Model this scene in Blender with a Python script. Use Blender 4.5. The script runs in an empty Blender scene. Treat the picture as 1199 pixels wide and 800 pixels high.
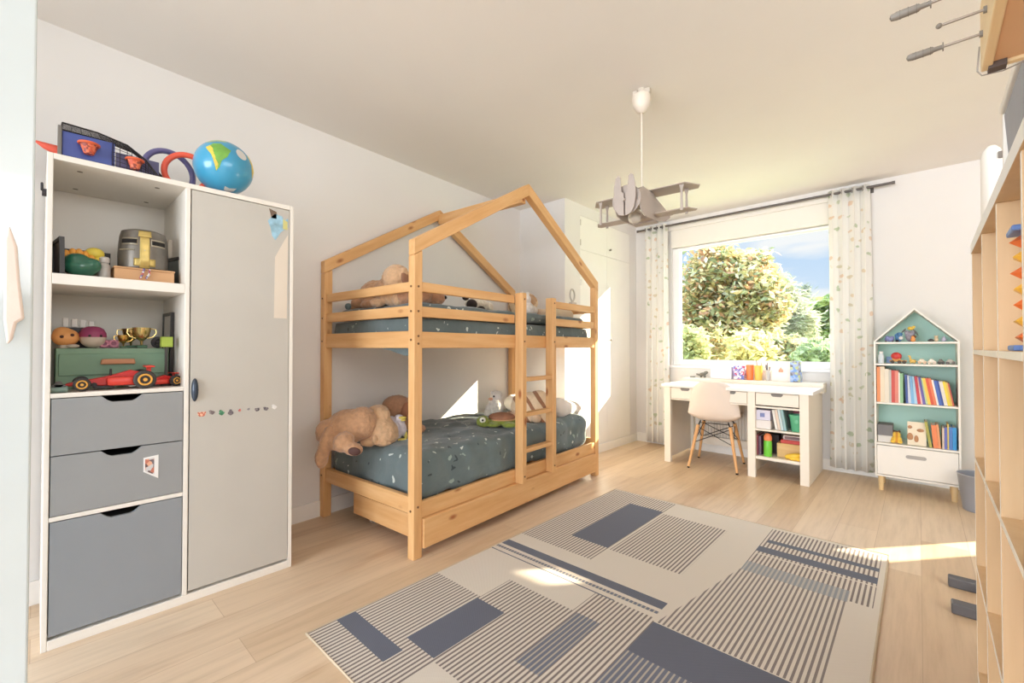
import bpy, bmesh, math, random
from mathutils import Vector, Matrix, noise
from math import sin, cos, pi, radians as R

# ---------------------------------------------------------------- camera, world, lights, exposure
scene = bpy.context.scene
COL = scene.collection
F_PX, CAM_H, YAW, PITCH = 516.0, 1.10, R(42.7), R(0.78)
cam_d = bpy.data.cameras.new('camera'); cam = bpy.data.objects.new('camera', cam_d); COL.objects.link(cam)
cam.location = (0, 0, CAM_H); cam.rotation_euler = (R(90) + PITCH, 0, YAW)
cam_d.sensor_width = 36; cam_d.sensor_fit = 'HORIZONTAL'; cam_d.lens = 36 * F_PX / 1199; cam_d.clip_start = 0.02
scene.camera = cam
vs = scene.view_settings
scene.display_settings.display_device = 'sRGB'
vs.view_transform = 'Standard'; vs.look = 'None'; vs.gamma = 1; vs.use_curve_mapping = False
vs.exposure = 0.64
scene.cycles.use_denoising = True
scene.cycles.max_bounces = 10; scene.cycles.diffuse_bounces = 6
scene.cycles.sample_clamp_indirect = 8

def lin(c):
    if isinstance(c, str):
        c = c.lstrip('#'); c = [int(c[i:i+2], 16) for i in (0, 2, 4)]
    o = []
    for v in c[:3]:
        v = v / 255.0
        o.append(v / 12.92 if v <= .04045 else ((v + .055) / 1.055) ** 2.4)
    return (o[0], o[1], o[2], 1)

world = bpy.data.worlds.new('sky'); scene.world = world; world.use_nodes = True
def build_world():
    nt = world.node_tree; N = nt.nodes; L = nt.links; N.clear()
    tc = N.new('ShaderNodeTexCoord'); sep = N.new('ShaderNodeSeparateXYZ'); L.new(tc.outputs['Generated'], sep.inputs[0])
    cr = N.new('ShaderNodeValToRGB'); L.new(sep.outputs['Z'], cr.inputs[0])
    e = cr.color_ramp.elements
    e[0].position = 0.0; e[0].color = lin((232, 242, 253)); e[1].position = .5; e[1].color = lin((172, 206, 250))
    m = e.new(.18); m.color = lin((200, 224, 252))
    ad = N.new('ShaderNodeMath'); ad.operation = 'ADD'; ad.inputs[1].default_value = .25; L.new(sep.outputs['Z'], ad.inputs[0])
    dx = N.new('ShaderNodeMath'); dx.operation = 'DIVIDE'; L.new(sep.outputs['X'], dx.inputs[0]); L.new(ad.outputs[0], dx.inputs[1])
    dy = N.new('ShaderNodeMath'); dy.operation = 'DIVIDE'; L.new(sep.outputs['Y'], dy.inputs[0]); L.new(ad.outputs[0], dy.inputs[1])
    cb = N.new('ShaderNodeCombineXYZ'); L.new(dx.outputs[0], cb.inputs[0]); L.new(dy.outputs[0], cb.inputs[1])
    mp = N.new('ShaderNodeMapping'); mp.inputs['Scale'].default_value = (1.0, 1.9, 1); L.new(cb.outputs[0], mp.inputs[0])
    no = N.new('ShaderNodeTexNoise'); no.inputs['Scale'].default_value = 1.7; no.inputs['Detail'].default_value = 5; L.new(mp.outputs[0], no.inputs[0])
    r2 = N.new('ShaderNodeValToRGB'); L.new(no.outputs[0], r2.inputs[0])
    r2.color_ramp.elements[0].position = .42; r2.color_ramp.elements[1].position = .62
    mx = N.new('ShaderNodeMix'); mx.data_type = 'RGBA'; L.new(r2.outputs[0], mx.inputs[0]); L.new(cr.outputs[0], mx.inputs[6])
    mx.inputs[7].default_value = lin((250, 250, 252))
    hi = N.new('ShaderNodeMapRange'); hi.inputs[1].default_value = .34; hi.inputs[2].default_value = .6; hi.inputs[3].default_value = .66; hi.inputs[4].default_value = 6.0
    L.new(sep.outputs['Z'], hi.inputs[0])                    # sky strength raised overhead, out of view, as added fill
    bg = N.new('ShaderNodeBackground'); L.new(hi.outputs[0], bg.inputs['Strength'])
    L.new(mx.outputs[2], bg.inputs[0]); out = N.new('ShaderNodeOutputWorld'); L.new(bg.outputs[0], out.inputs[0])
build_world()

def light(name, kind, energy, loc, color, size=None, aim=None):
    d = bpy.data.lights.new(name, kind); d.energy = energy; d.color = color[:3]
    o = bpy.data.objects.new(name, d); COL.objects.link(o); o.location = loc
    if aim is not None: o.rotation_euler = Vector(aim).to_track_quat('-Z', 'Y').to_euler()
    if kind == 'AREA': d.shape = 'RECTANGLE'; d.size, d.size_y = size
    return o
SUN_DIR = Vector((-.83, -1, -.624)).normalized()
sun = light('sun', 'SUN', 13.0, (3, 9, 6), (1, .86, .64), aim=SUN_DIR); sun.data.angle = R(.6)
light('back_fill_light', 'AREA', 335, (-.9, -6.0, 1.4), (.90, .95, 1), (5.0, 2.4), aim=(-.02, 1, .03))  # added fill lamp behind the camera, lifts the whole room
light('side_fill_light', 'AREA', 36, (2.35, .9, 2.0), (.92, .96, 1), (3.2, .9), aim=(-1, .1, -.08))  # added fill lamp out of view on the right, no window stands there

def ray(x, y):                                   # photograph pixel -> direction
    fw = Vector((-sin(YAW) * cos(PITCH), cos(YAW) * cos(PITCH), sin(PITCH))); rt = Vector((cos(YAW), sin(YAW), 0)); up = rt.cross(fw)
    return fw + rt * ((x - 599.5) / F_PX) - up * ((y - 400) / F_PX)
CP = Vector((0, 0, CAM_H))
def on_z(x, y, z=0.0): d = ray(x, y); return CP + d * ((z - CAM_H) / d.z)
def on_y(x, y, Y): d = ray(x, y); return CP + d * (Y / d.y)
def on_x(x, y, X): d = ray(x, y); return CP + d * (X / d.x)

# ---------------------------------------------------------------- materials
MATS = {}
def nodes_of(name, rough=.5, metal=0.0, sheen=0, coat=0):
    m = bpy.data.materials.new(name); m.use_nodes = True; nt = m.node_tree
    b = nt.nodes['Principled BSDF']; b.inputs['Roughness'].default_value = rough; b.inputs['Metallic'].default_value = metal
    if sheen: b.inputs['Sheen Weight'].default_value = sheen
    if coat: b.inputs['Coat Weight'].default_value = coat; b.inputs['Coat Roughness'].default_value = .08
    return m, nt, b
def coord(nt, scale=(1, 1, 1), rot=(0, 0, 0), src='Object', tilt=0):
    tc = nt.nodes.new('ShaderNodeTexCoord'); mp = nt.nodes.new('ShaderNodeMapping')
    if tilt:
        m0 = nt.nodes.new('ShaderNodeMapping'); m0.inputs['Rotation'].default_value = (tilt, 0, 0); mp.inputs['Scale'].default_value = scale
        nt.links.new(tc.outputs[src], m0.inputs[0]); nt.links.new(m0.outputs[0], mp.inputs[0]); return mp.outputs[0]
    mp.inputs['Scale'].default_value = scale; mp.inputs['Rotation'].default_value = rot
    nt.links.new(tc.outputs[src], mp.inputs[0]); return mp.outputs[0]
def nnoise(nt, vec, scale, detail=2, rough=.5):
    n = nt.nodes.new('ShaderNodeTexNoise'); n.inputs['Scale'].default_value = scale; n.inputs['Detail'].default_value = detail
    n.inputs['Roughness'].default_value = rough; nt.links.new(vec, n.inputs['Vector']); return n.outputs[0]
def ramp(nt, fac, stops):
    r = nt.nodes.new('ShaderNodeValToRGB'); e = r.color_ramp.elements
    e[0].position, e[0].color = stops[0][0], stops[0][1]; e[1].position, e[1].color = stops[-1][0], stops[-1][1]
    for p, c in stops[1:-1]: k = e.new(p); k.color = c
    nt.links.new(fac, r.inputs[0]); return r.outputs[0]
def mix(nt, fac, a, b, mode='MIX'):
    m = nt.nodes.new('ShaderNodeMix'); m.data_type = 'RGBA'; m.blend_type = mode
    for s, v in ((0, fac), (6, a), (7, b)):
        if hasattr(v, 'is_output') : nt.links.new(v, m.inputs[s])
        else: m.inputs[s].default_value = v
    return m.outputs[2]
def math_(nt, op, a, b=None, c=None):
    m = nt.nodes.new('ShaderNodeMath'); m.operation = op
    for i, v in enumerate((a, b, c)):
        if v is None: continue
        if hasattr(v, 'is_output'): nt.links.new(v, m.inputs[i])
        else: m.inputs[i].default_value = v
    return m.outputs[0]
def bump(nt, b, h, strength=.2, dist=.0025):
    n = nt.nodes.new('ShaderNodeBump'); n.inputs['Strength'].default_value = strength; n.inputs['Distance'].default_value = dist
    nt.links.new(h, n.inputs['Height']); nt.links.new(n.outputs[0], b.inputs['Normal'])
def shade(c, k): return (min(1, c[0] * k), min(1, c[1] * k), min(1, c[2] * k), 1)

def mat(col, rough=.5, metal=0, var=.06, vscale=6, bmp=0, bscale=250, sheen=0, coat=0):
    key = ('p', str(col), rough, metal, var, vscale, bmp, bscale, sheen, coat)
    if key in MATS: return MATS[key]
    c = lin(col); m, nt, b = nodes_of('surface', rough, metal, sheen, coat); v = coord(nt)
    nt.links.new(ramp(nt, nnoise(nt, v, vscale, 3), [(.3, shade(c, 1 - var)), (.7, shade(c, 1 + var))]), b.inputs['Base Color'])
    if bmp: bump(nt, b, nnoise(nt, v, bscale, 2), bmp)
    MATS[key] = m; return m
def wood(c1, c2, axis='z', scale=1.0, knots=True, rough=.5, tilt=0):
    key = ('w', str(c1), str(c2), axis, scale, knots, tilt)
    if key in MATS: return MATS[key]
    m, nt, b = nodes_of('wood', rough)
    s = {'x': (1.2, 14, 14), 'y': (14, 1.2, 14), 'z': (14, 14, 1.2)}[axis]
    v = coord(nt, tuple(k * scale for k in s), tilt=tilt); n1 = nnoise(nt, v, 2.2, 5, .6)
    colr = ramp(nt, n1, [(.3, lin(c1)), (.5, lin([(a + bb) / 2 for a, bb in zip(lin2(c1), lin2(c2))])), (.72, lin(c2))])
    if knots:
        ks = {'x': (4, 9, 9), 'y': (9, 4, 9), 'z': (9, 9, 4)}[axis]
        vo = nt.nodes.new('ShaderNodeTexVoronoi'); vo.inputs['Scale'].default_value = 1.0; nt.links.new(coord(nt, ks, tilt=tilt), vo.inputs['Vector'])
        colr = mix(nt, ramp(nt, vo.outputs['Distance'], [(.06, (1, 1, 1, 1)), (.16, (0, 0, 0, 1))]), colr, lin((165, 98, 52)))
    nt.links.new(colr, b.inputs['Base Color']); bump(nt, b, n1, .12, .001)
    MATS[key] = m; return m
def lin2(c):
    c = c.lstrip('#') if isinstance(c, str) else c
    return [int(c[i:i+2], 16) for i in (0, 2, 4)] if isinstance(c, str) else list(c)

PINE = ('#e6b982', '#d6a066')
def pine(axis): return wood(PINE[0], PINE[1], axis)
WHITE = mat((240, 236, 228), .45)
WALL = mat((231, 228, 225), .85, var=.015, vscale=2, bmp=.03, bscale=120)
CEIL = mat((236, 232, 227), .9, var=.012, vscale=2)
TRIM = mat((244, 241, 236), .4, var=.01)

def floor_mat():
    m, nt, b = nodes_of('oak_planks', .36)
    v = coord(nt, (1, 1, 1), (0, 0, R(90)))
    br = nt.nodes.new('ShaderNodeTexBrick'); nt.links.new(v, br.inputs['Vector'])
    br.inputs['Color1'].default_value = (0, 0, 0, 1); br.inputs['Color2'].default_value = (1, 1, 1, 1); br.inputs['Mortar'].default_value = (.5, .5, .5, 1)
    br.inputs['Scale'].default_value = 1; br.inputs['Mortar Size'].default_value = .0012; br.inputs['Brick Width'].default_value = 1.45; br.inputs['Row Height'].default_value = .19
    br.offset = .37; br.inputs['Bias'].default_value = 0
    base = ramp(nt, br.outputs['Color'], [(0, lin((207, 179, 146))), (.5, lin((217, 191, 160))), (1, lin((225, 202, 173)))])
    g = nnoise(nt, coord(nt, (16, 1.1, 16)), 2.0, 6, .65)
    c = mix(nt, .85, base, ramp(nt, g, [(.25, (.80, .77, .73, 1)), (.55, (1, 1, 1, 1)), (.8, (1.05, 1.05, 1.04, 1))]), 'MULTIPLY')
    g2 = nnoise(nt, coord(nt, (5, .9, 5)), 1.4, 3)
    c = mix(nt, ramp(nt, g2, [(.60, (0, 0, 0, 1)), (.75, (.5, .5, .5, 1))]), c, lin((176, 136, 98)))
    c = mix(nt, math_(nt, 'MULTIPLY', br.outputs['Fac'], .45), c, lin((150, 115, 82)))
    nt.links.new(c, b.inputs['Base Color']); bump(nt, b, g, .05, .001)
    return m

# ---------------------------------------------------------------- mesh builder
PILE = bpy.data.textures.new('pile', 'CLOUDS'); PILE.noise_scale = .015; PILE.noise_depth = 2
class MB:
    def __init__(s): s.bm = bmesh.new(); s.mi = 0
    def _f(s, vs):
        try:
            f = s.bm.faces.new(vs); f.material_index = s.mi; return f
        except ValueError: return None
    def box(s, x0, x1, y0, y1, z0, z1, M=None, front=None):
        p = [Vector((x, y, z)) for z in (z0, z1) for y in (y0, y1) for x in (x0, x1)]
        if M is not None: p = [M @ q for q in p]
        v = [s.bm.verts.new(q) for q in p]
        for i, q in enumerate(((0, 2, 3, 1), (4, 5, 7, 6), (0, 1, 5, 4), (2, 6, 7, 3), (0, 4, 6, 2), (1, 3, 7, 5))):
            f = s._f([v[k] for k in q])
            if front is not None and i == front: f.material_index = 1
        return s
    def cyl(s, p0, p1, r0, r1=None, n=14, cap=True):
        p0, p1 = Vector(p0), Vector(p1); r1 = r0 if r1 is None else r1
        d = (p1 - p0).normalized(); a = d.orthogonal().normalized(); b = d.cross(a)
        A = [s.bm.verts.new(p0 + (a * cos(2*pi*i/n) + b * sin(2*pi*i/n)) * r0) for i in range(n)]
        B = [s.bm.verts.new(p1 + (a * cos(2*pi*i/n) + b * sin(2*pi*i/n)) * r1) for i in range(n)]
        for i in range(n): s._f((A[i], A[(i+1) % n], B[(i+1) % n], B[i]))
        if cap: s._f(A[::-1]); s._f(B)
        return s
    def lathe(s, prof, n=24, M=None):
        rings = []
        for r, z in prof:
            if r < 1e-5: rings.append([s.bm.verts.new((0, 0, z))])
            else: rings.append([s.bm.verts.new((r * cos(2*pi*i/n), r * sin(2*pi*i/n), z)) for i in range(n)])
        for A, B in zip(rings, rings[1:]):
            for i in range(n):
                j = (i + 1) % n
                if len(A) == 1 and len(B) == 1: continue
                if len(A) == 1: s._f((A[0], B[j], B[i]))
                elif len(B) == 1: s._f((A[i], A[j], B[0]))
                else: s._f((A[i], A[j], B[j], B[i]))
        if len(rings[0]) > 1: s._f(rings[0][::-1])
        if len(rings[-1]) > 1: s._f(rings[-1])
        if M is not None:
            for q in rings:
                for v in q: v.co = M @ v.co
        return s
    def ell(s, c, r, rot=(0, 0, 0), n=16, m=10):
        if not hasattr(r, '__len__'): r = (r, r, r)
        M = Matrix.Translation(c) @ Matrix.Rotation(rot[2], 4, 'Z') @ Matrix.Rotation(rot[1], 4, 'Y') @ Matrix.Rotation(rot[0], 4, 'X') @ Matrix.Diagonal((r[0], r[1], r[2], 1))
        return s.lathe([(sin(pi*i/m) if 0 < i < m else 0, -cos(pi*i/m)) for i in range(m+1)], n, M)
    def prism(s, pts, o, a, b, t):               # polygon in plane (a, b) at o, thickness vector t
        o, a, b, t = Vector(o), Vector(a), Vector(b), Vector(t)
        A = [s.bm.verts.new(o + a * p[0] + b * p[1]) for p in pts]; B = [s.bm.verts.new(v.co + t) for v in A]
        s._f(A[::-1]); s._f(B)
        for i in range(len(A)): s._f((A[i], A[(i+1) % len(A)], B[(i+1) % len(A)], B[i]))
        return s
    def tube(s, pts, r, n=8, closed=False):
        pts = [Vector(p) for p in pts]; k = len(pts); rings = []; ref = None
        for i, p in enumerate(pts):
            d = (pts[(i+1) % k] - pts[i-1]) if closed or 0 < i < k-1 else (pts[1]-pts[0] if i == 0 else pts[-1]-pts[-2])
            d.normalize()
            a = d.orthogonal().normalized() if ref is None else (ref - d * ref.dot(d)).normalized()
            ref = a; b = d.cross(a); rr = r[i] if hasattr(r, '__len__') else r
            rings.append([s.bm.verts.new(p + (a * cos(2*pi*j/n) + b * sin(2*pi*j/n)) * rr) for j in range(n)])
        for i in range(k if closed else k - 1):
            A, B = rings[i], rings[(i+1) % k]
            for j in range(n): s._f((A[j], A[(j+1) % n], B[(j+1) % n], B[j]))
        if not closed: s._f(rings[0][::-1]); s._f(rings[-1])
        return s
    def ring(s, c, R_, r, ax=(0, 0, 1), n=32, k=8, a0=0, a1=2*pi):
        ax = Vector(ax).normalized(); u = ax.orthogonal().normalized(); w = ax.cross(u); full = abs(a1 - a0 - 2*pi) < 1e-6
        return s.tube([Vector(c) + (u * cos(a0 + (a1-a0)*i/n) + w * sin(a0 + (a1-a0)*i/n)) * R_ for i in range(n if full else n+1)], r, k, full)
    def rbox(s, c, size, r, cuts=10, amp=0, fs=4, seed=0, M=None):   # soft rounded block with wrinkles
        hx, hy, hz = (k/2 for k in size); r = min(r, hx, hy, hz)
        nx, ny, nz = [max(2, int(cuts * k / max(size))) if k < max(size) else cuts for k in size]
        grid = {}
        def vert(i, j, k):
            if (i, j, k) in grid: return grid[(i, j, k)]
            p = Vector((-hx + 2*hx*i/nx, -hy + 2*hy*j/ny, -hz + 2*hz*k/nz))
            q = Vector((max(-hx+r, min(hx-r, p.x)), max(-hy+r, min(hy-r, p.y)), max(-hz+r, min(hz-r, p.z))))
            d = p - q; nrm = d.normalized() if d.length > 1e-6 else Vector((0, 0, 1))
            p = q + nrm * min(r, d.length if d.length > 0 else r) if d.length > r else p
            if amp:
                w = p * fs + Vector((seed * 7.3, seed * 3.1, seed))
                p = p + nrm * amp * (noise.noise(w) + .5 * noise.noise(w * 2.3))
            p = p + Vector(c)
            if M is not None: p = M @ p
            grid[(i, j, k)] = s.bm.verts.new(p); return grid[(i, j, k)]
        for i in range(nx):
            for j in range(ny):
                s._f([vert(*t) for t in ((i, j, 0), (i, j+1, 0), (i+1, j+1, 0), (i+1, j, 0))]); s._f([vert(*t) for t in ((i, j, nz), (i+1, j, nz), (i+1, j+1, nz), (i, j+1, nz))])
        for i in range(nx):
            for k in range(nz):
                s._f([vert(*t) for t in ((i, 0, k), (i+1, 0, k), (i+1, 0, k+1), (i, 0, k+1))]); s._f([vert(*t) for t in ((i, ny, k), (i, ny, k+1), (i+1, ny, k+1), (i+1, ny, k))])
        for j in range(ny):
            for k in range(nz):
                s._f([vert(*t) for t in ((0, j, k), (0, j, k+1), (0, j+1, k+1), (0, j+1, k))]); s._f([vert(*t) for t in ((nx, j, k), (nx, j+1, k), (nx, j+1, k+1), (nx, j, k+1))])
        return s
    def build(s, name, m, parent=None, bevel=0, smooth=False, remesh=0, fuzz=0, solid=0, sub=0, loc=None, rz=0):
        me = bpy.data.meshes.new(name); bmesh.ops.recalc_face_normals(s.bm, faces=s.bm.faces[:]); s.bm.to_mesh(me); s.bm.free()
        for k in (m if isinstance(m, (list, tuple)) else [m]): me.materials.append(k)
        o = bpy.data.objects.new(name, me); COL.objects.link(o)
        if parent is not None: o.parent = parent
        if loc is not None: o.location = loc
        if rz: o.rotation_euler = (0, 0, rz)
        if solid: q = o.modifiers.new('solid', 'SOLIDIFY'); q.thickness = solid; q.offset = 0
        if sub: q = o.modifiers.new('sub', 'SUBSURF'); q.levels = q.render_levels = sub
        if remesh:
            q = o.modifiers.new('remesh', 'REMESH'); q.mode = 'VOXEL'; q.voxel_size = remesh; q.use_smooth_shade = True
            q = o.modifiers.new('smooth', 'SMOOTH'); q.factor = .5; q.iterations = 5
            if fuzz: q = o.modifiers.new('pile', 'DISPLACE'); q.texture = PILE; q.strength = fuzz; q.mid_level = .5; q.texture_coords = 'LOCAL'
        if bevel: q = o.modifiers.new('bevel', 'BEVEL'); q.width = bevel; q.segments = 2; q.limit_method = 'ANGLE'; q.angle_limit = R(40)
        if smooth:
            for p in me.polygons: p.use_smooth = True
            me.set_sharp_from_angle(angle=R(42))
        return o

def thing(name, label, cat, loc=(0, 0, 0), rz=0, group=None):
    o = bpy.data.objects.new(name, None); o.empty_display_size = .05; COL.objects.link(o); o.location = loc; o.rotation_euler = (0, 0, rz)
    return tag(o, label, cat, group)
def tag(o, label, cat, group=None):
    o['label'] = label; o['category'] = cat
    if group: o['group'] = group
    return o
def struct(o): o['kind'] = 'structure'; return o
def dup(root, loc, rz, label, group=None):
    r = root.copy(); COL.objects.link(r); r.location = loc; r.rotation_euler = (0, 0, rz); r['label'] = label
    if group: r['group'] = group
    for ch in root.children:
        c = ch.copy(); COL.objects.link(c); c.parent = r
        for g in ch.children: d = g.copy(); COL.objects.link(d); d.parent = c
    return r
# ---------------------------------------------------------------- the setting
YB = 4.86; ZC = 2.53
LW = lambda y: -2.80 - .072 * y                 # the left wall runs slightly askew
struct(MB().box(-3.6, 2.6, -2.2, YB + .3, -.12, 0).build('floor', floor_mat()))
struct(MB().box(-3.6, 2.6, -2.2, YB + .3, ZC, ZC + .15).build('ceiling', CEIL))
m_ = MB(); m_.prism([(LW(-2.2), -2.2), (LW(YB + .3), YB + .3), (LW(YB + .3) - .2, YB + .3), (LW(-2.2) - .2, -2.2)], (0, 0, 0), (1, 0, 0), (0, 1, 0), (0, 0, ZC))
struct(m_.build('wall_left', WALL))
WX0, WX1, WZ0, WZ1 = -2.03, -.46, .905, 2.44     # main window opening
VX0, VX1 = 1.25, 1.65                            # glazed door further right, behind the shelf
m_ = MB(); T = .26
for a, b_, z0, z1 in ((-3.4, WX0, 0, ZC), (WX0, WX1, 0, WZ0), (WX0, WX1, WZ1, ZC), (WX1, VX0, 0, ZC), (VX0, VX1, 2.2, ZC), (VX0, VX1, 1.37, 1.95), (VX1, 2.6, 0, ZC)):  # bar across the second opening is added to split the sun patches
    m_.box(a, b_, YB, YB + T, z0, z1)
struct(m_.build('wall_back', WALL))
struct(MB().box(2.45, 2.6, -2.2, YB, 0, ZC).build('wall_right', WALL))
struct(MB().box(-3.1, -2.36, -.95, -.85, 0, ZC).build('wall_shade_stub', WALL))  # unseen wall stub, added to shade the gap beside the wardrobe
# pilaster and built-in closet in the far left corner
PX, PY = -2.47, 3.42
CA, CB_, CC = 3.68, 4.19, 4.70                   # closet door edges
m_ = MB(); m_.box(-3.3, PX, PY, CA, 0, ZC); m_.box(-3.3, PX, CC, YB, 0, ZC); m_.box(-3.3, PX - .012, CA, CC, 0, ZC); m_.box(-2.6, PX, CA, CC, 2.42, ZC); m_.box(-2.6, PX, CA, CC, 0, .088)
struct(m_.build('wall_closet', WALL))
dr = struct(MB().box(PX - .012, PX - .001, CA + .001, CB_ - .001, .09, 2.079).box(PX - .012, PX - .001, CA + .001, CB_ - .001, 2.082, 2.418)
    .box(PX - .012, PX - .001, CB_ + .001, CC - .001, .09, 2.079).box(PX - .012, PX - .001, CB_ + .001, CC - .001, 2.082, 2.418).build('door_1', TRIM, bevel=.001))
for z in (1.18, 2.16):
    k = MB().cyl((PX - .001, CB_ + .05, z), (PX + .012, CB_ + .05, z), .006).ell((PX + .018, CB_ + .05, z), .012).build('door_knob', mat((150, 145, 138), .3, .7), dr, smooth=True); k['label'] = 'small grey metal knob'
for z in (.5, 1.75, 2.15, 2.35):
    MB().cyl((PX + .002, CA + .004, z - .03), (PX + .002, CA + .004, z + .03), .005, n=8).build('hinge', mat((214, 208, 198), .35, .5), dr)
bl = MB(); bl.prism([(LW(-.5), -.5), (LW(PY), PY), (LW(PY) + .014, PY), (LW(-.5) + .014, -.5)], (0, 0, 0), (1, 0, 0), (0, 1, 0), (0, 0, .10))
struct(bl.build('baseboard_left', TRIM)); struct(MB().box(PX, PX + .012, PY + .005, YB, 0, .085).build('baseboard_closet', TRIM))
struct(MB().box(PX + .012, 1.2, YB - .014, YB, 0, .10).build('baseboard_back', TRIM))

# main window
WIN = mat((246, 246, 248), .35, var=.01)
fy = YB + .02
m_ = MB(); fw_ = .075
m_.box(WX0, WX0 + fw_, fy, fy + .07, WZ0, 2.21); m_.box(WX1 - fw_, WX1, fy, fy + .07, WZ0, 2.21)
m_.box(WX0 + fw_, WX1 - fw_, fy, fy + .07, WZ0, WZ0 + .062); m_.box(WX0 + fw_, WX1 - fw_, fy, fy + .07, 2.185, 2.21)
win = struct(m_.build('window_1', WIN, bevel=.004))
MB().box(WX0 + fw_ - .006, WX1 - fw_ + .006, fy + .018, fy + .028, WZ0 + .058, WZ0 + .064).build('window_bead', mat((70, 74, 82), .5), win)
gm, nt, b = nodes_of('glass'); nt.nodes.remove(b)
tr = nt.nodes.new('ShaderNodeBsdfTransparent'); gl = nt.nodes.new('ShaderNodeBsdfGlossy'); gl.inputs['Roughness'].default_value = .02
fr = nt.nodes.new('ShaderNodeFresnel'); fr.inputs['IOR'].default_value = 1.10; ms = nt.nodes.new('ShaderNodeMixShader')
tr.inputs[0].default_value = (.97, .985, .98, 1)
for a, b_ in ((fr.outputs[0], ms.inputs[0]), (tr.outputs[0], ms.inputs[1]), (gl.outputs[0], ms.inputs[2]), (ms.outputs[0], nt.nodes['Material Output'].inputs[0])): nt.links.new(a, b_)
MB().box(WX0 + fw_, WX1 - fw_, fy + .030, fy + .036, WZ0 + .06, 2.186).build('window_glass', gm, win)
MB().box(WX0 - .035, WX1 + .03, YB - .03, YB + .09, WZ0 - .03, WZ0 - .002).build('window_sill', WIN, win, bevel=.005)
struct(MB().box(WX0 - .01, WX1 + .01, YB - .02, YB + .14, 2.215, WZ1 - .03).box(WX0 - .04, WX1 + .04, YB - .03, YB + .0, WZ1 - .03, WZ1 + .015).build('trim_1', mat((236, 231, 222), .5, var=.01), bevel=.006))
w2 = struct(MB().box(VX0, VX0 + .03, YB + .1, YB + .15, 0, 2.2).box(VX1 - .03, VX1, YB + .1, YB + .15, 0, 2.2).box(VX0, VX1, YB + .1, YB + .15, 0, .05).box(VX0, VX1, YB + .1, YB + .15, 2.17, 2.2).build('window_2', WIN))

# glossy white door standing open at the left edge of the view
dw = struct(MB().box(-1.54, -1.50, -.83, -.003, .008, 2.06).build('door_2', mat((200, 210, 212), .12, var=.01, coat=.6), bevel=.004))
MB().box(-1.502, -1.494, -.70, -.10, .25, .95).box(-1.502, -1.494, -.70, -.10, 1.08, 1.92).build('door_panel', mat((200, 210, 212), .15, var=.01), dw, bevel=.004)
cl = MB(); rnd = random.Random(4)
prof = [(-.040, 1.37), (-.028, 1.325), (-.0235, 1.25), (-.0155, 1.165), (-.027, 1.155), (-.033, 1.118), (-.041, 1.106), (-.047, 1.16), (-.048, 1.34)]
o = MB().prism(prof, (-1.492, 0, 0), (0, 1, 0), (0, 0, 1), (.022, 0, 0)).build('hanging_cloth', mat((226, 210, 200), .9, bmp=.3, bscale=60, sheen=.3), bevel=.009, smooth=True)
tag(o, 'pale pink cloth hanging on the glossy white door at left edge', 'cloth')

# ---------------------------------------------------------------- curtains and rod
ROD_Y = 4.77
rod = thing('curtain_rod', 'thin dark grey curtain rod above the window', 'curtain rod', (-1.27, ROD_Y, 2.455))
GREY_M = mat((98, 92, 88), .4, .3)
MB().cyl((-1.12, 0, 0), (1.12, 0, 0), .011).build('rod', GREY_M, rod, smooth=True)
for s in (-1, 1): MB().cyl((s*1.12, 0, 0), (s*1.14, 0, 0), .013).build('end_cap', GREY_M, rod, smooth=True)
for x in (-1.05, .98): MB().cyl((x, 0, 0), (x, .09, 0), .008).box(x - .02, x + .02, .083, .09, -.03, .03).build('bracket', GREY_M, rod)
def curtain_mat():
    m, nt, b = nodes_of('curtain', .9, sheen=.2); v = coord(nt, (1, .5, 1))
    vo = nt.nodes.new('ShaderNodeTexVoronoi'); vo.inputs['Scale'].default_value = 15; vo.inputs['Randomness'].default_value = .75
    d = nt.nodes.new('ShaderNodeMix'); d.data_type = 'VECTOR'; 
    n = nt.nodes.new('ShaderNodeTexNoise'); n.inputs['Scale'].default_value = 24; nt.links.new(v, n.inputs['Vector'])
    d.inputs[0].default_value = .05; nt.links.new(v, d.inputs[4]); nt.links.new(n.outputs['Color'], d.inputs[5]); nt.links.new(d.outputs[1], vo.inputs['Vector'])
    spot = ramp(nt, vo.outputs['Distance'], [(.22, (1, 1, 1, 1)), (.30, (0, 0, 0, 1))])
    sep = nt.nodes.new('ShaderNodeSeparateColor'); nt.links.new(vo.outputs['Color'], sep.inputs[0])
    keep = math_(nt, 'GREATER_THAN', sep.outputs[1], .35)
    hue = ramp(nt, sep.outputs[0], [(.2, lin((168, 190, 140))), (.45, lin((196, 206, 168))), (.6, lin((236, 196, 160))), (.9, lin((228, 208, 168)))])
    c = mix(nt, math_(nt, 'MULTIPLY', math_(nt, 'MULTIPLY', spot, keep), .6), lin((250, 248, 243)), hue)
    nt.links.new(c, b.inputs['Base Color'])
    t = nt.nodes.new('ShaderNodeBsdfTranslucent'); nt.links.new(c, t.inputs[0]); ms = nt.nodes.new('ShaderNodeMixShader'); ms.inputs[0].default_value = .25
    nt.links.new(b.outputs[0], ms.inputs[1]); nt.links.new(t.outputs[0], ms.inputs[2]); nt.links.new(ms.outputs[0], nt.nodes['Material Output'].inputs[0])
    return m
CURT = curtain_mat()
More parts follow.
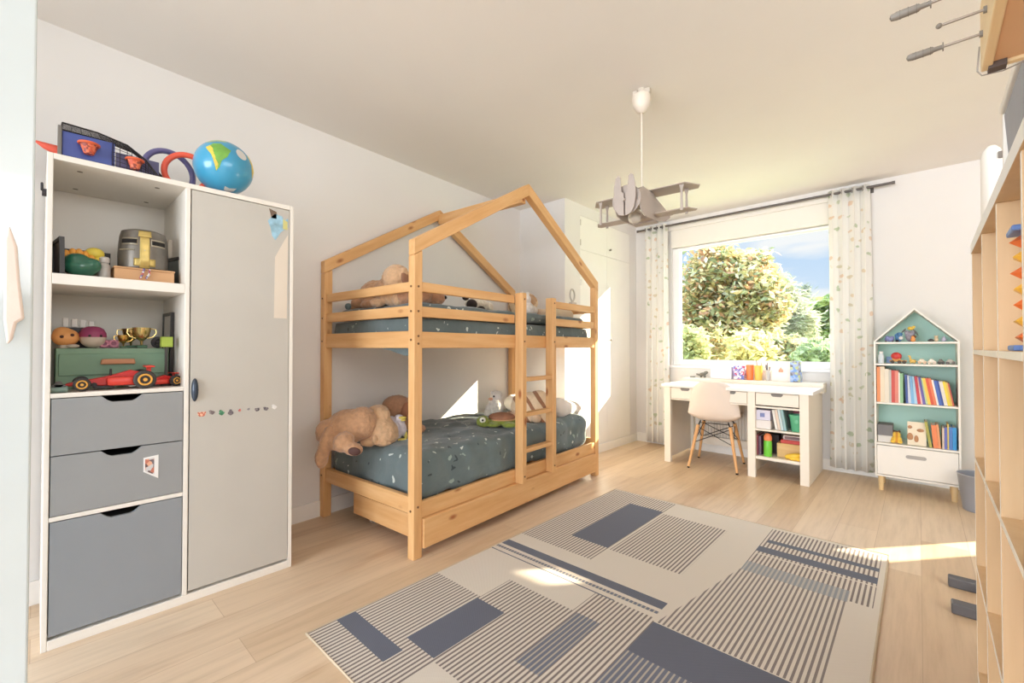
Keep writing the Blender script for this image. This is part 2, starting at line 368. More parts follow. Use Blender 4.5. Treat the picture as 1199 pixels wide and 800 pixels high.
def curtain(x0, x1, z0, z1, folds, label, ph):
    t = thing('curtain', label, 'curtain', ((x0 + x1) / 2, ROD_Y, z0), 0, 'patterned curtains at the window')
    m = MB(); nx, nz = folds * 14, 14; hw = (x1 - x0) / 2; V = []
    for j in range(nz + 1):
        f = j / nz; row = []
        for i in range(nx + 1):
            u = i / nx; a = u * folds * 2 * pi + ph
            amp = .036 * (1 - .25 * f) + .006 * sin(3 * u + 5 * f)
            x = -hw + 2 * hw * u + .016 * sin(2 * a) * (1 - .5 * f) + .006 * sin(7 * u + 3 * f)
            row.append(m.bm.verts.new((x, amp * sin(a), (z1 - z0) * f)))
        V.append(row)
    for j in range(nz):
        for i in range(nx): m._f((V[j][i], V[j][i+1], V[j+1][i+1], V[j+1][i]))
    m.build('curtain_fabric', CURT, t, smooth=True, solid=.003)
    for i in range(folds):
        x = -hw + 2 * hw * (i + .25) / folds
        e = MB().ring((x, 0, 2.455 - z0), .021, .004, (1, .3, 0), n=16, k=6).build('eyelet', mat((176, 172, 166), .3, .8), t, smooth=True)
curtain(-2.325, -2.055, .03, 2.485, 4, 'patterned white curtain gathered left of the window', .6)
curtain(-.575, -.285, .05, 2.485, 4, 'patterned white curtain gathered right of the window beside the house bookcase', 2.0)

# ---------------------------------------------------------------- rug
def rug():
    def stripes(c1, c2, thr, arc=False):
        m, nt, b = nodes_of('rug_weave', .95, sheen=.1); tc = nt.nodes.new('ShaderNodeTexCoord'); sp = nt.nodes.new('ShaderNodeSeparateXYZ'); nt.links.new(tc.outputs['Object'], sp.inputs[0])
        wv = math_(nt, 'SINE', math_(nt, 'MULTIPLY', sp.outputs[0], 2 * pi / .0187))
        k = math_(nt, 'GREATER_THAN', wv, thr)
        if arc:
            edge = math_(nt, 'MULTIPLY_ADD', sp.outputs[1], .17, .785); k = math_(nt, 'MULTIPLY', k, math_(nt, 'GREATER_THAN', sp.outputs[0], edge))
        w2_ = math_(nt, 'SINE', math_(nt, 'MULTIPLY', sp.outputs[1], 2 * pi / .008)); w3 = math_(nt, 'SINE', math_(nt, 'MULTIPLY', sp.outputs[0], 2 * pi / .008))
        h = math_(nt, 'MULTIPLY', w2_, w3)
        a = mix(nt, math_(nt, 'MULTIPLY_ADD', h, .12, .12), lin(c1), shade(lin(c1), .6)); bb = mix(nt, math_(nt, 'MULTIPLY_ADD', h, .2, .2), lin(c2), shade(lin(c2), 1.9))
        nt.links.new(mix(nt, k, a, bb), b.inputs['Base Color']); bump(nt, b, h, .25, .002); return m
    BE, DK = (214, 203, 187), (94, 97, 109)
    MS = [stripes(BE, BE, 2), stripes(BE, (110, 99, 93), .15), stripes(DK, DK, 2), stripes((176, 166, 152), DK, -.45), stripes((178, 172, 162), (126, 128, 132), -.1), stripes(BE, (118, 108, 102), .15, True)]
    rects = [(0, .305, .0, .62, 1), (.305, .66, 0, .81, 1), (.66, .94, 0, .99, 1), (.48, .615, .05, .235, 0), (0, .35, .115, .195, 2), (.30, .465, .245, .605, 2), (.68, .79, .43, .81, 3),
        (.0, .93, 1.065, 1.125, 2), (0, .93, 1.022, 1.042, 3), (0, .75, .985, .993, 2), (0, .475, 1.235, 2.315, 1), (.235, .47, 1.41, 2.12, 2), (.49, .88, 1.40, 2.09, 1),
        (1.07, 1.575, 1.67, 2.30, 1), (1.09, 1.575, 2.075, 2.12, 2), (1.07, 1.575, 1.925, 2.0, 2), (1.08, 1.575, 1.89, 1.90, 0), (1.07, 1.49, 1.655, 1.77, 4), (.93, 1.485, .97, 1.655, 5), (.94, 1.43, .745, .965, 2), (.94, 1.2, .2, .745, 3), (1.2, 1.43, .2, .745, 2)]
    S = sorted({0, 1.6} | {k for r in rects for k in r[:2]}); Tt = sorted({0, 2.33} | {k for r in rects for k in r[2:4]})
    t = thing('rug', 'large beige flatweave rug with navy blocks and stripes on the floor', 'rug', (-1.725, .715, .001))
    m = MB(); V = {(i, j): m.bm.verts.new((s, q, .009)) for i, s in enumerate(S) for j, q in enumerate(Tt)}
    for i in range(len(S) - 1):
        for j in range(len(Tt) - 1):
            cx, cy = (S[i] + S[i+1]) / 2, (Tt[j] + Tt[j+1]) / 2; m.mi = 0
            for r in rects:
                if r[0] < cx < r[1] and r[2] < cy < r[3]: m.mi = r[4]
            m._f((V[i, j], V[i+1, j], V[i+1, j+1], V[i, j+1]))
    m.mi = 0; e = [V[i, 0] for i in range(len(S))] + [V[len(S)-1, j] for j in range(1, len(Tt))] + [V[i, len(Tt)-1] for i in range(len(S)-2, -1, -1)] + [V[0, j] for j in range(len(Tt)-2, 0, -1)]
    low = [m.bm.verts.new((v.co.x, v.co.y, 0)) for v in e]
    for i in range(len(e)): m._f((e[i], low[i], low[(i+1) % len(e)], e[(i+1) % len(e)]))
    m.build('woven_field', MS, t)
    MB().tube([(0, 0, .006), (1.6, 0, .006), (1.6, 2.33, .006), (0, 2.33, .006)], .0058, 6, True).build('binding', mat((190, 172, 146), .95, bmp=.3), t)
rug()

# ---------------------------------------------------------------- house bunk bed
BED_A = Vector((-1.918, 1.332, 0)); BED_R = R(3.5)
def bed_pt(x, y, z): return BED_A + Matrix.Rotation(BED_R, 3, 'Z') @ Vector((x, y, z))
bed = thing('bunk_bed', 'pine house-shaped bunk bed with gable roof frame and ladder', 'bunk bed', BED_A, BED_R)
W_, L_ = .97, 1.985
PZ, PYm, PXm = pine('z'), pine('y'), pine('x')
BOLT = mat((120, 88, 58), .4, .4)
def bolts(parent, pts, ax):
    for p in pts:
        p = Vector(p); MB().cyl(p, p + Vector(ax) * .003, .006, n=10).build('bolt', BOLT, parent)
posts = []; AP = 2.237; SLOPE = (AP - 1.665) / (L_ / 2)
for x0, x1, y0, y1, nm in ((-.05, 0, 0, .055, 'f'), (-.05, 0, L_ - .055, L_, 'f'), (-W_, -W_ + .05, 0, .055, 'b'), (-W_, -W_ + .05, L_ - .055, L_, 'b')):
    zo, zi = 1.5825, 1.5825 + .055 * SLOPE
    za_, zb_ = (zo, zi) if y0 < .5 else (zi, zo)
    posts.append(MB().prism([(y0, 0), (y1, 0), (y1, zb_), (y0, za_)], (x0, 0, 0), (0, 1, 0), (0, 0, 1), (x1 - x0, 0, 0)).build('post', PZ, bed, bevel=.004))
bolts(posts[0], [(.0, .027, z) for z in (1.42, 1.29, 1.16, 1.12, .27)], (1, 0, 0)); bolts(posts[0], [(-.025, 0, z) for z in (1.42, 1.29, 1.14, .25)], (0, -1, 0))
bolts(posts[2], [(-W_ + .025, 0, z) for z in (1.42, 1.29, 1.14, .27)], (0, -1, 0))
rx0, rx1 = -.036, -.008
LA, LB = .84, 1.195                              # ladder stringers
def rail(x0, x1, y0, y1, z0, z1, ax, name): return MB().box(x0, x1, y0, y1, z0, z1).build(name, pine(ax), bed, bevel=.004)
for z0, z1 in ((1.396, 1.448), (1.262, 1.318)):
    rail(rx0, rx1, .055, LA, z0, z1, 'y', 'guard_rail'); rail(rx0, rx1, LB + .045, L_ - .055, z0, z1, 'y', 'guard_rail')
for y0, y1 in ((.012, .042), (L_ - .042, L_ - .012)):
    for z0, z1 in ((1.396, 1.448), (1.264, 1.322)): rail(-W_ + .05, -.05, y0, y1, z0, z1, 'x', 'end_guard_rail')
    rail(-W_ + .05, -.05, y0, y1, 1.097, 1.188, 'x', 'end_rail'); rail(-W_ + .05, -.05, y0, y1, .228, .315, 'x', 'end_rail')
rail(rx0, rx1, .055, L_ - .055, 1.097, 1.184, 'y', 'side_rail'); rail(-W_ + .01, -W_ + .04, .055, L_ - .055, 1.097, 1.184, 'y', 'side_rail')
rail(rx0, rx1, .055, L_ - .055, .202, .288, 'y', 'side_rail'); rail(-W_ + .01, -W_ + .04, .055, L_ - .055, .225, .295, 'y', 'side_rail')
for z in (1.10, .235):
    rail(-W_ + .04, rx0, .35, .41, z, z + .018, 'x', 'slat')
    for k in range(9): rail(-W_ + .04, rx0, .13 + k * .2, .19 + k * .2, z, z + .018, 'x', 'slat') if k != 1 else None
AP = 2.237
def rafter(x0, x1, ya, yb, za, zb):
    dz, dy = zb - za, yb - ya; l = math.hypot(dy, dz); ny, nz = -dz / l, dy / l
    if nz < 0: ny, nz = -ny, -nz
    t = .07
    vt = t / nz
    return MB().prism([(ya, za - vt), (yb, zb - vt), (yb, zb), (ya, za)], (x0, 0, 0), (0, 1, 0), (0, 0, 1), (x1 - x0, 0, 0)).build('rafter', wood(PINE[0], PINE[1], 'y', 1, True, .5, -math.atan(dz / dy)), bed, bevel=.003)
for x0, x1 in ((-.0495, .0), (-W_, -W_ + .0495)):
    rafter(x0, x1, 0, L_ / 2 - .0005, 1.645 + .02, AP); rafter(x0, x1, L_ / 2 + .0005, L_, AP, 1.645 + .02)
MB().box(-W_ + .05, -.05, L_ / 2 - .022, L_ / 2 + .022, AP - .125, AP - .045).build('ridge_beam', PXm, bed, bevel=.003)
lad = MB().box(-.006, .058, LA, LA + .045, .202, 1.462).box(-.006, .058, LB, LB + .045, .202, 1.458).build('ladder', PZ, bed, bevel=.004)
for z in (.41, .65, .885): MB().box(.0, .052, LA + .045, LB, z - .012, z + .014).build('rung', PYm, lad, bevel=.003)
bolts(lad, [(.058, LA + .022, z) for z in (1.42, 1.14, .25)] + [(.058, LB + .022, z) for z in (1.42, 1.14, .25)], (1, 0, 0))

# trundle drawer under the bed
tru = thing('underbed_drawer', 'long pine drawer on castors pushed under the lower bunk', 'drawer', BED_A, BED_R)
MB().box(-.03, .012, .058, L_ - .058, .047, .2005).build('drawer_front', PYm, tru, bevel=.004)
MB().box(-.66, -.03, .058, .078, .075, .2005).build('drawer_side', PXm, tru, bevel=.003); MB().box(-.66, -.03, L_ - .078, L_ - .058, .075, .2005).build('drawer_side', PXm, tru, bevel=.003)
MB().box(-.66, -.64, .078, L_ - .078, .075, .2).build('drawer_back', PYm, tru); MB().box(-.64, -.03, .078, L_ - .078, .075, .087).build('drawer_base', PXm, tru)
for x in (-.60, -.12):
    for y in (.16, L_ - .16):
        MB().cyl((x - .012, y, .0225), (x + .012, y, .0225), .022).box(x - .014, x + .014, y - .012, y + .012, .022, .075).build('castor', mat((205, 200, 192), .5), tru, smooth=True)

# mattresses, duvets, pillows
def bedding_mat(base, light_=1.0):
    m, nt, b = nodes_of('printed_duvet', .85, sheen=.25); v = coord(nt)
    n = nt.nodes.new('ShaderNodeTexNoise'); n.inputs['Scale'].default_value = 16; nt.links.new(v, n.inputs['Vector'])
    d = nt.nodes.new('ShaderNodeMix'); d.data_type = 'VECTOR'; d.inputs[0].default_value = .09; nt.links.new(v, d.inputs[4]); nt.links.new(n.outputs['Color'], d.inputs[5])
    c = ramp(nt, nnoise(nt, v, 5, 3), [(.3, shade(lin(base), .86)), (.7, shade(lin(base), 1.12))])
    for sc_, thr, col, kp, seed in ((17.0, .17, (206, 214, 208), .45, 0), (15.0, .15, (58, 72, 76), .45, 3.3), (14.0, .16, (150, 168, 160), .5, 7.7)):
        mp = nt.nodes.new('ShaderNodeMapping'); mp.inputs['Location'].default_value = (seed, seed * 2, seed); mp.inputs['Scale'].default_value = (1, 1.0, 1); nt.links.new(d.outputs[1], mp.inputs[0])
        vo = nt.nodes.new('ShaderNodeTexVoronoi'); vo.inputs['Scale'].default_value = sc_; nt.links.new(mp.outputs[0], vo.inputs['Vector'])
        sp = nt.nodes.new('ShaderNodeSeparateColor'); nt.links.new(vo.outputs['Color'], sp.inputs[0])
        k = math_(nt, 'MULTIPLY', math_(nt, 'LESS_THAN', vo.outputs['Distance'], thr), math_(nt, 'GREATER_THAN', sp.outputs[0], kp))
        c = mix(nt, k, c, lin(col))
    nt.links.new(c, b.inputs['Base Color']); bump(nt, b, nnoise(nt, v, 11, 4), .5, .02); return m
DUV = bedding_mat((102, 117, 119)); SHEET = mat((232, 228, 222), .9, bmp=.1, bscale=40)
def bedding(zb, name_label, parts):
    pass
dv = MB().rbox((-.485, .985, .392), (.885, 1.83, .265), .075, 76, .026, 5.5, 2).build('duvet', DUV, None, smooth=True, loc=BED_A, rz=BED_R)
tag(dv, 'rumpled grey-green printed duvet covering the lower bunk', 'duvet')
pw = MB().rbox((0, 0, 0), (.62, .36, .15), .075, 26, .025, 7, 5, Matrix.Rotation(R(-10), 4, 'X')).build('pillow', mat((238, 234, 230), .9, bmp=.2, bscale=30), None, smooth=True, loc=bed_pt(-.42, 1.72, .59), rz=BED_R + R(4))
tag(pw, 'crumpled white pillow at the head of the lower bunk', 'pillow')
mu = thing('mattress', 'mattress of the upper bunk wrapped in a dark printed sheet', 'mattress', BED_A, BED_R)
MB().rbox((-.49, .99, 1.194), (.86, 1.86, .15), .03, 24, .008, 8, 3).build('mattress_body', DUV, mu, smooth=True)
du = MB().rbox((-.50, .99, 1.316), (.85, 1.78, .07), .034, 60, .010, 7, 8).build('duvet', DUV, None, smooth=True, loc=BED_A, rz=BED_R)
tag(du, 'grey-green printed duvet spread over the upper bunk', 'duvet')
# corner of the bedding hanging below the upper end rail
sb = MB(); pts = [(-.66, .10, 1.10), (-.22, .10, 1.10), (-.10, .10, 1.05), (-.06, .10, 1.035), (-.06, .10, 1.10)]
hang = MB().prism([(-.40, 1.10), (-.28, 1.082), (-.16, 1.056), (-.06, 1.05), (-.06, 1.10)], (0, .048, 0), (1, 0, 0), (0, 0, 1), (0, .02, 0)).build('hanging_sheet_corner', DUV, mu, bevel=.006, smooth=True)
pu = MB().rbox((0, 0, 0), (.55, .36, .11), .055, 24, .014, 7, 9).build('pillow', mat((222, 205, 184), .9, bmp=.2, bscale=30), None, smooth=True, loc=bed_pt(-.45, 1.72, 1.375), rz=BED_R)
tag(pu, 'flat beige pillow at the head of the upper bunk', 'pillow')
# ---------------------------------------------------------------- soft toys (local x = to the viewer's right, local y = away)
def fur(col, s=1): return mat(col, .95, var=.13, vscale=40, bmp=.9, bscale=150, sheen=.4)
TAN, TAN2, PINKT = fur((196, 152, 116)), fur((208, 170, 132)), fur((188, 142, 110))
def balls(lst, m=None):
    m = m or MB()
    for c, r, *rot in lst: m.ell(c, r, rot[0] if rot else (0, 0, 0), 18, 12)
    return m
def plush(name, label, loc, body, m, parts=(), rz=YAW, group=None, vox=.007):
    t = thing(name, label, 'soft toy', loc, rz, group)
    balls(body).build('body', m, t, remesh=vox, fuzz=.012)
    add_parts(t, parts)
    return t
def add_parts(t, parts):
    for nm, lst, mm in parts:
        if nm in ('eye', 'ear', 'paw', 'foot', 'arm', 'beak', 'picture'):
            for b_ in lst: balls([b_]).build(nm, mm, t, smooth=True)
        else: balls(lst).build(nm, mm, t, smooth=True)
BLK = mat((40, 34, 34), .4); BROWN = mat((84, 54, 48), .7)
def P(px, py, z, back=0):
    v = on_z(px, py, z); d = (v - CP); d.z = 0; return v + d.normalized() * back
ZD = .515
plush('plush_dog', 'large tan plush dog at left end of the lower bunk, dark paw pad showing', P(410, 528, ZD, .13), [
    ((-.02, .02, .11), (.13, .10, .105), (0, R(-8), 0)), ((.06, .03, .13), (.09, .09, .10)), ((-.13, .0, .085), (.07, .08, .075)),
    ((-.115, -.08, .015), (.036, .045, .125), (0, R(14), 0)), ((-.135, -.08, -.05), (.036, .045, .06)), ((-.055, -.07, .035), (.06, .06, .042)),
    ((.0, -.10, .045), (.055, .07, .06), (0, R(40), 0)), ((.06, -.125, .012), (.058, .05, .036), (0, R(15), 0))], TAN,
    [('paw_pad', [((.086, -.172, .008), (.034, .012, .023), (0, R(10), R(10)))], BROWN)])
plush('plush_dog', 'tan plush dog seen from behind, slumped between the lying plush dog and the bed post', P(444, 523, ZD, .11), [
    ((.0, .0, .085), (.095, .085, .095), (0, R(12), 0)), ((.035, -.01, .05), (.085, .08, .07)), ((-.015, .02, .17), (.075, .07, .06)), ((.065, .0, .06), (.05, .07, .075)),
    ((-.075, -.01, .165), (.026, .032, .05), (0, R(20), 0)), ((.045, .0, .165), (.02, .03, .045)), ((-.045, -.06, .018), (.05, .045, .028)), ((.045, -.07, .015), (.055, .04, .02))], TAN2, [
    ('tail', [((.0, -.085, .035), (.018, .02, .03))], TAN2)])
plush('plush_dog', 'brown plush dog leaning behind the other toys on the lower bunk', P(470, 516, ZD, .30), [
    ((-.03, .0, .17), (.11, .08, .085)), ((.08, -.02, .155), (.06, .06, .10)), ((.11, -.03, .08), (.035, .045, .08)), ((.0, .02, .08), (.11, .08, .09)), ((.13, -.06, .03), (.05, .06, .03))], PINKT, [
    ('ear', [((.045, -.065, .16), (.03, .02, .055), (0, R(20), 0))], mat((186, 128, 98), .95, bmp=.5))])
plush('plush_goose', 'small lavender-grey plush bird with yellow beak beside the tan plush dogs', P(461, 519, ZD, .06), [
    ((.0, .0, .06), (.042, .045, .075), (0, R(-12), 0)), ((-.02, .02, .12), (.033, .033, .035)), ((.045, .02, .085), (.026, .035, .06), (0, R(-15), 0)), ((.03, .01, .14), (.03, .03, .024))],
    fur((205, 198, 206)), [('beak', [((.055, -.005, .147), (.026, .02, .009)), ((.058, .0, .132), (.02, .016, .008))], mat((216, 196, 96), .7)), ('foot', [((.058, -.02, .012), (.03, .018, .01)), ((.07, .02, .03), (.012, .012, .03))], mat((222, 206, 110), .7))], vox=.006)
# the lower bunk, head end
zt = .515
plush('plush_turtle', 'green plush turtle with a brown shell lying on the lower duvet', P(578, 502, zt, .10), [
    ((.05, .02, .035), (.12, .09, .035)), ((.0, -.06, .02), (.05, .05, .02)), ((.12, -.07, .02), (.055, .04, .022)), ((.15, .05, .02), (.05, .05, .02)), ((-.075, -.05, .042), (.05, .05, .046))], fur((140, 152, 62)), [
    ('shell', [((.06, .02, .065), (.10, .085, .035))], mat((166, 116, 88), .8, var=.2, vscale=20)), ('shell_rim', [((.06, .02, .05), (.108, .092, .012))], mat((212, 170, 128), .8)),
    ('eye', [((-.075, -.092, .06), (.022, .012, .022))], mat((236, 232, 214), .5)), ('pupil', [((-.075, -.103, .06), (.008, .004, .008))], BLK)])
plush('plush_bird', 'cream-white plush bird standing behind the green turtle', P(581, 496, zt, .32), [
    ((.0, .0, .10), (.068, .065, .095)), ((.005, .0, .175), (.055, .05, .05)), ((-.03, -.01, .20), (.02, .02, .022)), ((-.065, -.02, .06), (.03, .04, .07), (0, R(20), 0))], fur((240, 232, 222)), [
    ('eye', [((-.018, -.048, .178), (.008, .006, .008))], BLK), ('beak', [((-.045, -.04, .155), (.02, .02, .012))], mat((232, 180, 150), .7))])
def stripe_fur(c1, c2, sc=38, rot=(0, R(35), 0)):
    m, nt, b = nodes_of('striped_plush', .95, sheen=.3); v = coord(nt, (1, 1, 1), rot); sp = nt.nodes.new('ShaderNodeSeparateXYZ'); nt.links.new(v, sp.inputs[0])
    n = nnoise(nt, v, 6, 2); w = math_(nt, 'SINE', math_(nt, 'MULTIPLY_ADD', n, 2.5, math_(nt, 'MULTIPLY', sp.outputs[0], sc * 2)))
    nt.links.new(ramp(nt, w, [(.45, lin(c1)), (.6, lin(c2))]), b.inputs['Base Color']); bump(nt, b, nnoise(nt, v, 120), .5, .004); return m
plush('plush_tiger', 'big cream and brown striped plush slumped behind the ladder on the lower bunk', P(620, 500, zt, .22), [
    ((.0, .0, .12), (.15, .11, .115)), ((.07, -.02, .15), (.10, .09, .10)), ((-.11, -.05, .05), (.06, .07, .045)), ((.10, -.09, .045), (.075, .06, .05)), ((-.15, -.02, .045), (.055, .05, .04)), ((-.02, -.10, .04), (.06, .04, .035)),
    ((-.09, .02, .15), (.05, .06, .06))], stripe_fur((232, 206, 172), (164, 118, 88)), [('paw', [((-.13, -.115, .055), (.042, .04, .038)), ((.045, -.135, .05), (.04, .035, .036))], fur((228, 196, 162)))])
# upper bunk
zu = 1.344
plush('plush_dog', 'large tan plush dog lying along the upper bunk with its rump above the guard rail', bed_pt(-.60, .24, zu), [
    ((-.10, .0, .10), (.13, .10, .10)), ((.06, .0, .115), (.13, .09, .095)), ((-.22, -.02, .055), (.08, .08, .05)), ((.12, -.03, .05), (.10, .08, .045)), ((-.05, -.07, .03), (.10, .05, .03)), ((-.27, -.05, .02), (.06, .05, .025))], TAN, [
    ('nose', [((-.27, -.10, .03), (.026, .022, .022))], mat((120, 140, 146), .5))], rz=BED_R)
plush('plush_dog', 'tan plush dog with floppy dark ear propped on the upper bunk beside the corner post', bed_pt(-.41, .19, zu), [
    ((.0, .0, .17), (.085, .08, .095)), ((.0, .0, .07), (.10, .085, .07)), ((-.075, -.02, .20), (.022, .03, .055), (0, R(30), 0)), ((.08, .0, .19), (.018, .03, .05)), ((.10, -.03, .04), (.07, .06, .045)), ((-.09, -.07, .03), (.06, .04, .03))], TAN2, [
    ('ear', [((.09, -.005, .17), (.012, .028, .055), (0, R(-10), 0))], mat((150, 108, 84), .9, bmp=.4))], rz=BED_R)
plush('plush_dog', 'tan plush dog lying right of the corner post on the upper bunk, dark nose showing', bed_pt(-.22, .20, zu), [
    ((.0, .0, .055), (.09, .085, .055)), ((.02, .10, .05), (.07, .07, .05)), ((-.05, -.05, .05), (.05, .05, .05))], PINKT, [('nose', [((.045, .17, .06), (.014, .012, .012))], BLK)], rz=BED_R)
plush('plush_panda', 'small black and white plush on the upper bunk left of the ladder', bed_pt(-.30, .78, zu), [
    ((.0, .0, .055), (.06, .10, .055)), ((.0, .10, .045), (.05, .05, .04))], fur((232, 222, 204)), [('head_patch', [((.03, -.08, .05), (.035, .04, .035))], mat((50, 42, 40), .9)), ('ear', [((.02, -.13, .09), (.02, .025, .018))], mat((46, 40, 38), .9)), ('paw', [((.06, -.02, .02), (.025, .03, .02))], mat((56, 48, 44), .9))], rz=BED_R)
plush('plush_tiger', 'striped cream plush on the upper bunk seen between the ladder uprights', bed_pt(-.42, 1.45, zu), [
    ((.0, .0, .10), (.12, .12, .11)), ((.0, .06, .13), (.10, .09, .085)), ((.03, .0, .05), (.09, .14, .05))], stripe_fur((226, 196, 158), (188, 148, 108)), rz=BED_R)
plush('plush_cat', 'white and grey plush cat sitting in front of the striped plush on the upper bunk', bed_pt(-.20, 1.22, zu), [
    ((.0, .0, .05), (.055, .07, .055)), ((.0, -.02, .12), (.045, .05, .045)), ((.0, .06, .04), (.05, .06, .04)), ((.0, -.055, .16), (.012, .016, .022)), ((.0, .015, .16), (.012, .016, .022))], fur((222, 214, 208)), rz=BED_R)
# clip lamp on the upper rail
lp = thing('clip_lamp', 'small grey ring lamp clipped to the upper guard rail near the far post', 'lamp', bed_pt(-.03, 1.62, 1.449), BED_R)
MB().box(-.02, .012, -.035, .035, 0, .016).box(-.016, .0, -.012, .012, .016, .03).build('clip', mat((196, 186, 174), .5), lp, bevel=.003)
MB().ring((-.008, 0, .075), .046, .007, (1, .15, 0), n=28, k=8).build('ring', mat((186, 180, 172), .4), lp, smooth=True)

# ---------------------------------------------------------------- wardrobe
WXF, WY0, WY1, WH = -2.325, .025, .886, 1.815
wd = thing('wardrobe', 'tall white wardrobe with grey drawers and a long grey-beige door', 'wardrobe', (WXF, WY0, 0))
WT = mat((236, 231, 222), .4, var=.01); D_ = .47
GD = mat((150, 152, 153), .45, var=.02); GD3 = mat((142, 147, 152), .45, var=.02); GDOOR = mat((194, 190, 182), .45, var=.015)
wl = WY1 - WY0
def wp(name, y0, y1, z0, z1, x0=-D_, x1=0, m=WT, bev=.002): return MB().box(x0, x1, y0, y1, z0, z1).build(name, m, wd, bevel=bev)
wp('side_panel', 0, .016, 0, WH); wp('side_panel', wl - .018, wl, 0, WH); wp('divider', .413, .431, .036, WH - .022)
wp('top_panel', .016, wl - .018, WH - .022, WH); wp('plinth', .016, wl - .018, 0, .036, -.03, 0); wp('base_panel', .016, wl - .018, .036, .046, -D_, -.03)
wp('back_panel', .016, wl - .018, .05, WH - .022, -D_, -D_ + .006)
wp('shelf', .016, .413, 1.334, 1.374); wp('shelf', .016, .413, .914, .931); wp('rail', .016, .413, .463, .480)
def drawer(z0, z1, m):
    y0, y1, c = .019, .410, .215
    pts = [(y0, z0), (y1, z0), (y1, z1), (c + .062, z1), (c + .042, z1 - .018), (c + .03, z1 - .024), (c - .03, z1 - .024), (c - .042, z1 - .018), (c - .062, z1), (y0, z1)]
    d = MB().prism(pts, (-.018, 0, 0), (0, 1, 0), (0, 0, 1), (.018, 0, 0)).build('drawer', m, wd)
    MB().box(-.40, -.02, y0 + .01, y1 - .01, z0 + .01, z1 - .035).build('drawer_box', mat((60, 58, 56), .8), d); return d
drawer(.703, .911, GD); drawer(.483, .699, GD); drawer(.049, .460, GD3)
MB().prism([(.435, .049), (wl - .021, .049), (wl - .021, WH - .026), (.435, WH - .026)], (-.018, 0, 0), (0, 1, 0), (0, 0, 1), (.018, 0, 0)).build('door', GDOOR, wd)
kb = MB().ell((.002, .4515, .915), (.018, .0135, .051)).build('door_knob', mat((52, 62, 76), .25, .2, var=.25, vscale=30), wd, smooth=True); kb['label'] = 'dark blue oval door knob'
for y in (.09, .33):
    for x in (-.10, -.38): MB().cyl((x, y, WH - .0225), (x, y, WH - .0205), .009, n=10).build('cam_cover', mat((120, 114, 104), .6), wd)
hk = MB().cyl((-.03, -.012, 1.67), (-.03, 0, 1.67), .014, n=10).ring((-.03, -.012, 1.69), .012, .004, (0, 1, 0), n=14, k=6).build('hook', mat((52, 48, 52), .5), wd, smooth=True); hk['label'] = 'dark hook on the side panel'
def on_front(y, z): return Vector((WXF + .0, y, z))
def sticker(y, z, pts, m, label, name='sticker', t=.0012, x=WXF + .0002):
    o = MB().prism(pts, (x, y, z), (0, 1, 0), (0, 0, 1), (t, 0, 0)).build(name, m, None); tag(o, label, 'sticker'); return o
def blotch(cols, sc=60):
    m, nt, b = nodes_of('printed', .5); v = coord(nt); vo = nt.nodes.new('ShaderNodeTexVoronoi'); vo.inputs['Scale'].default_value = sc; nt.links.new(v, vo.inputs['Vector'])
    sp = nt.nodes.new('ShaderNodeSeparateColor'); nt.links.new(vo.outputs['Color'], sp.inputs[0])
    r = nt.nodes.new('ShaderNodeValToRGB'); r.color_ramp.interpolation = 'CONSTANT'; e = r.color_ramp.elements
    e[0].color = lin(cols[0]); e[0].position = 0; e[1].color = lin(cols[1]); e[1].position = 1 / len(cols)
    for i, c in enumerate(cols[2:]): k = e.new((i + 2) / len(cols)); k.color = lin(c)
    nt.links.new(sp.outputs[0], r.inputs[0]); nt.links.new(r.outputs[0], b.inputs['Base Color']); return m
st = sticker(.306, .558, [(0, .035), (.048, 0), (.048, .097), (.0, .092)], mat((240, 238, 236), .5), 'white-edged photo sticker stuck on the middle grey drawer')
MB().prism([(.005, .038), (.034, .018), (.034, .088), (.005, .085)], (WXF + .0013, .306, .558), (0, 1, 0), (0, 0, 1), (.0006, 0, 0)).build('print', blotch([(120, 108, 112), (226, 170, 140), (196, 120, 100), (210, 206, 206), (110, 84, 84)], 70), st)
cols = [((236, 190, 160), (200, 110, 90)), ((150, 140, 140), (120, 108, 108)), ((90, 150, 110), (60, 120, 90)), ((120, 112, 116), (90, 84, 92)), ((208, 130, 120), (180, 90, 90)), ((150, 146, 150), (110, 104, 110)), ((80, 74, 80), (150, 140, 140)), ((130, 124, 128), (96, 90, 98)), ((236, 234, 230), (226, 224, 222))]
names = ['orange', 'small grey', 'green', 'slate grey', 'red', 'thin grey', 'black', 'dark grey', 'white round']
for i, (c, nm) in enumerate(zip(cols, names)):
    y = .503 + i * .037; z = .806 + .004 * sin(i * 1.7); r = .011 if i not in (5, 4) else .006
    if i == 0: r = .015
    pts = [(r * (1 + .3 * sin(3 * a + i)) * cos(a), r * (1 + .35 * cos(2 * a + i)) * sin(a)) for a in [2 * pi * k / 10 for k in range(10)]]
    o = sticker(y, z, pts, blotch(c, 160), nm + ' little sticker in the row across the grey-beige wardrobe door'); o['group'] = 'stickers in a row on the wardrobe door'
ps = sticker(.765, 1.628, [(.035, .0), (.06, .045), (.094, .075), (.094, .12), (.075, .105), (.065, .125), (.03, .13), (.0, .09), (.012, .06), (.02, .02)], mat((150, 190, 210), .5, var=.3, vscale=25), 'pale blue torn poster corner on top of the wardrobe door', 'poster')
MB().prism([(.0, .0), (.022, .0), (.022, .034), (-.012, .045)], (WXF + .0002, .782, 1.735), (0, 1, 0), (0, 0, 1), (.0012, 0, 0)).build('dark_patch', mat((110, 92, 76), .6), ps)
MB().prism([(.0, .0), (.022, .0), (.022, .04), (0, .05)], (WXF + .0016, .834, 1.69), (0, 1, 0), (0, 0, 1), (.0008, 0, 0)).build('yellow_patch', mat((206, 200, 130), .6), ps)
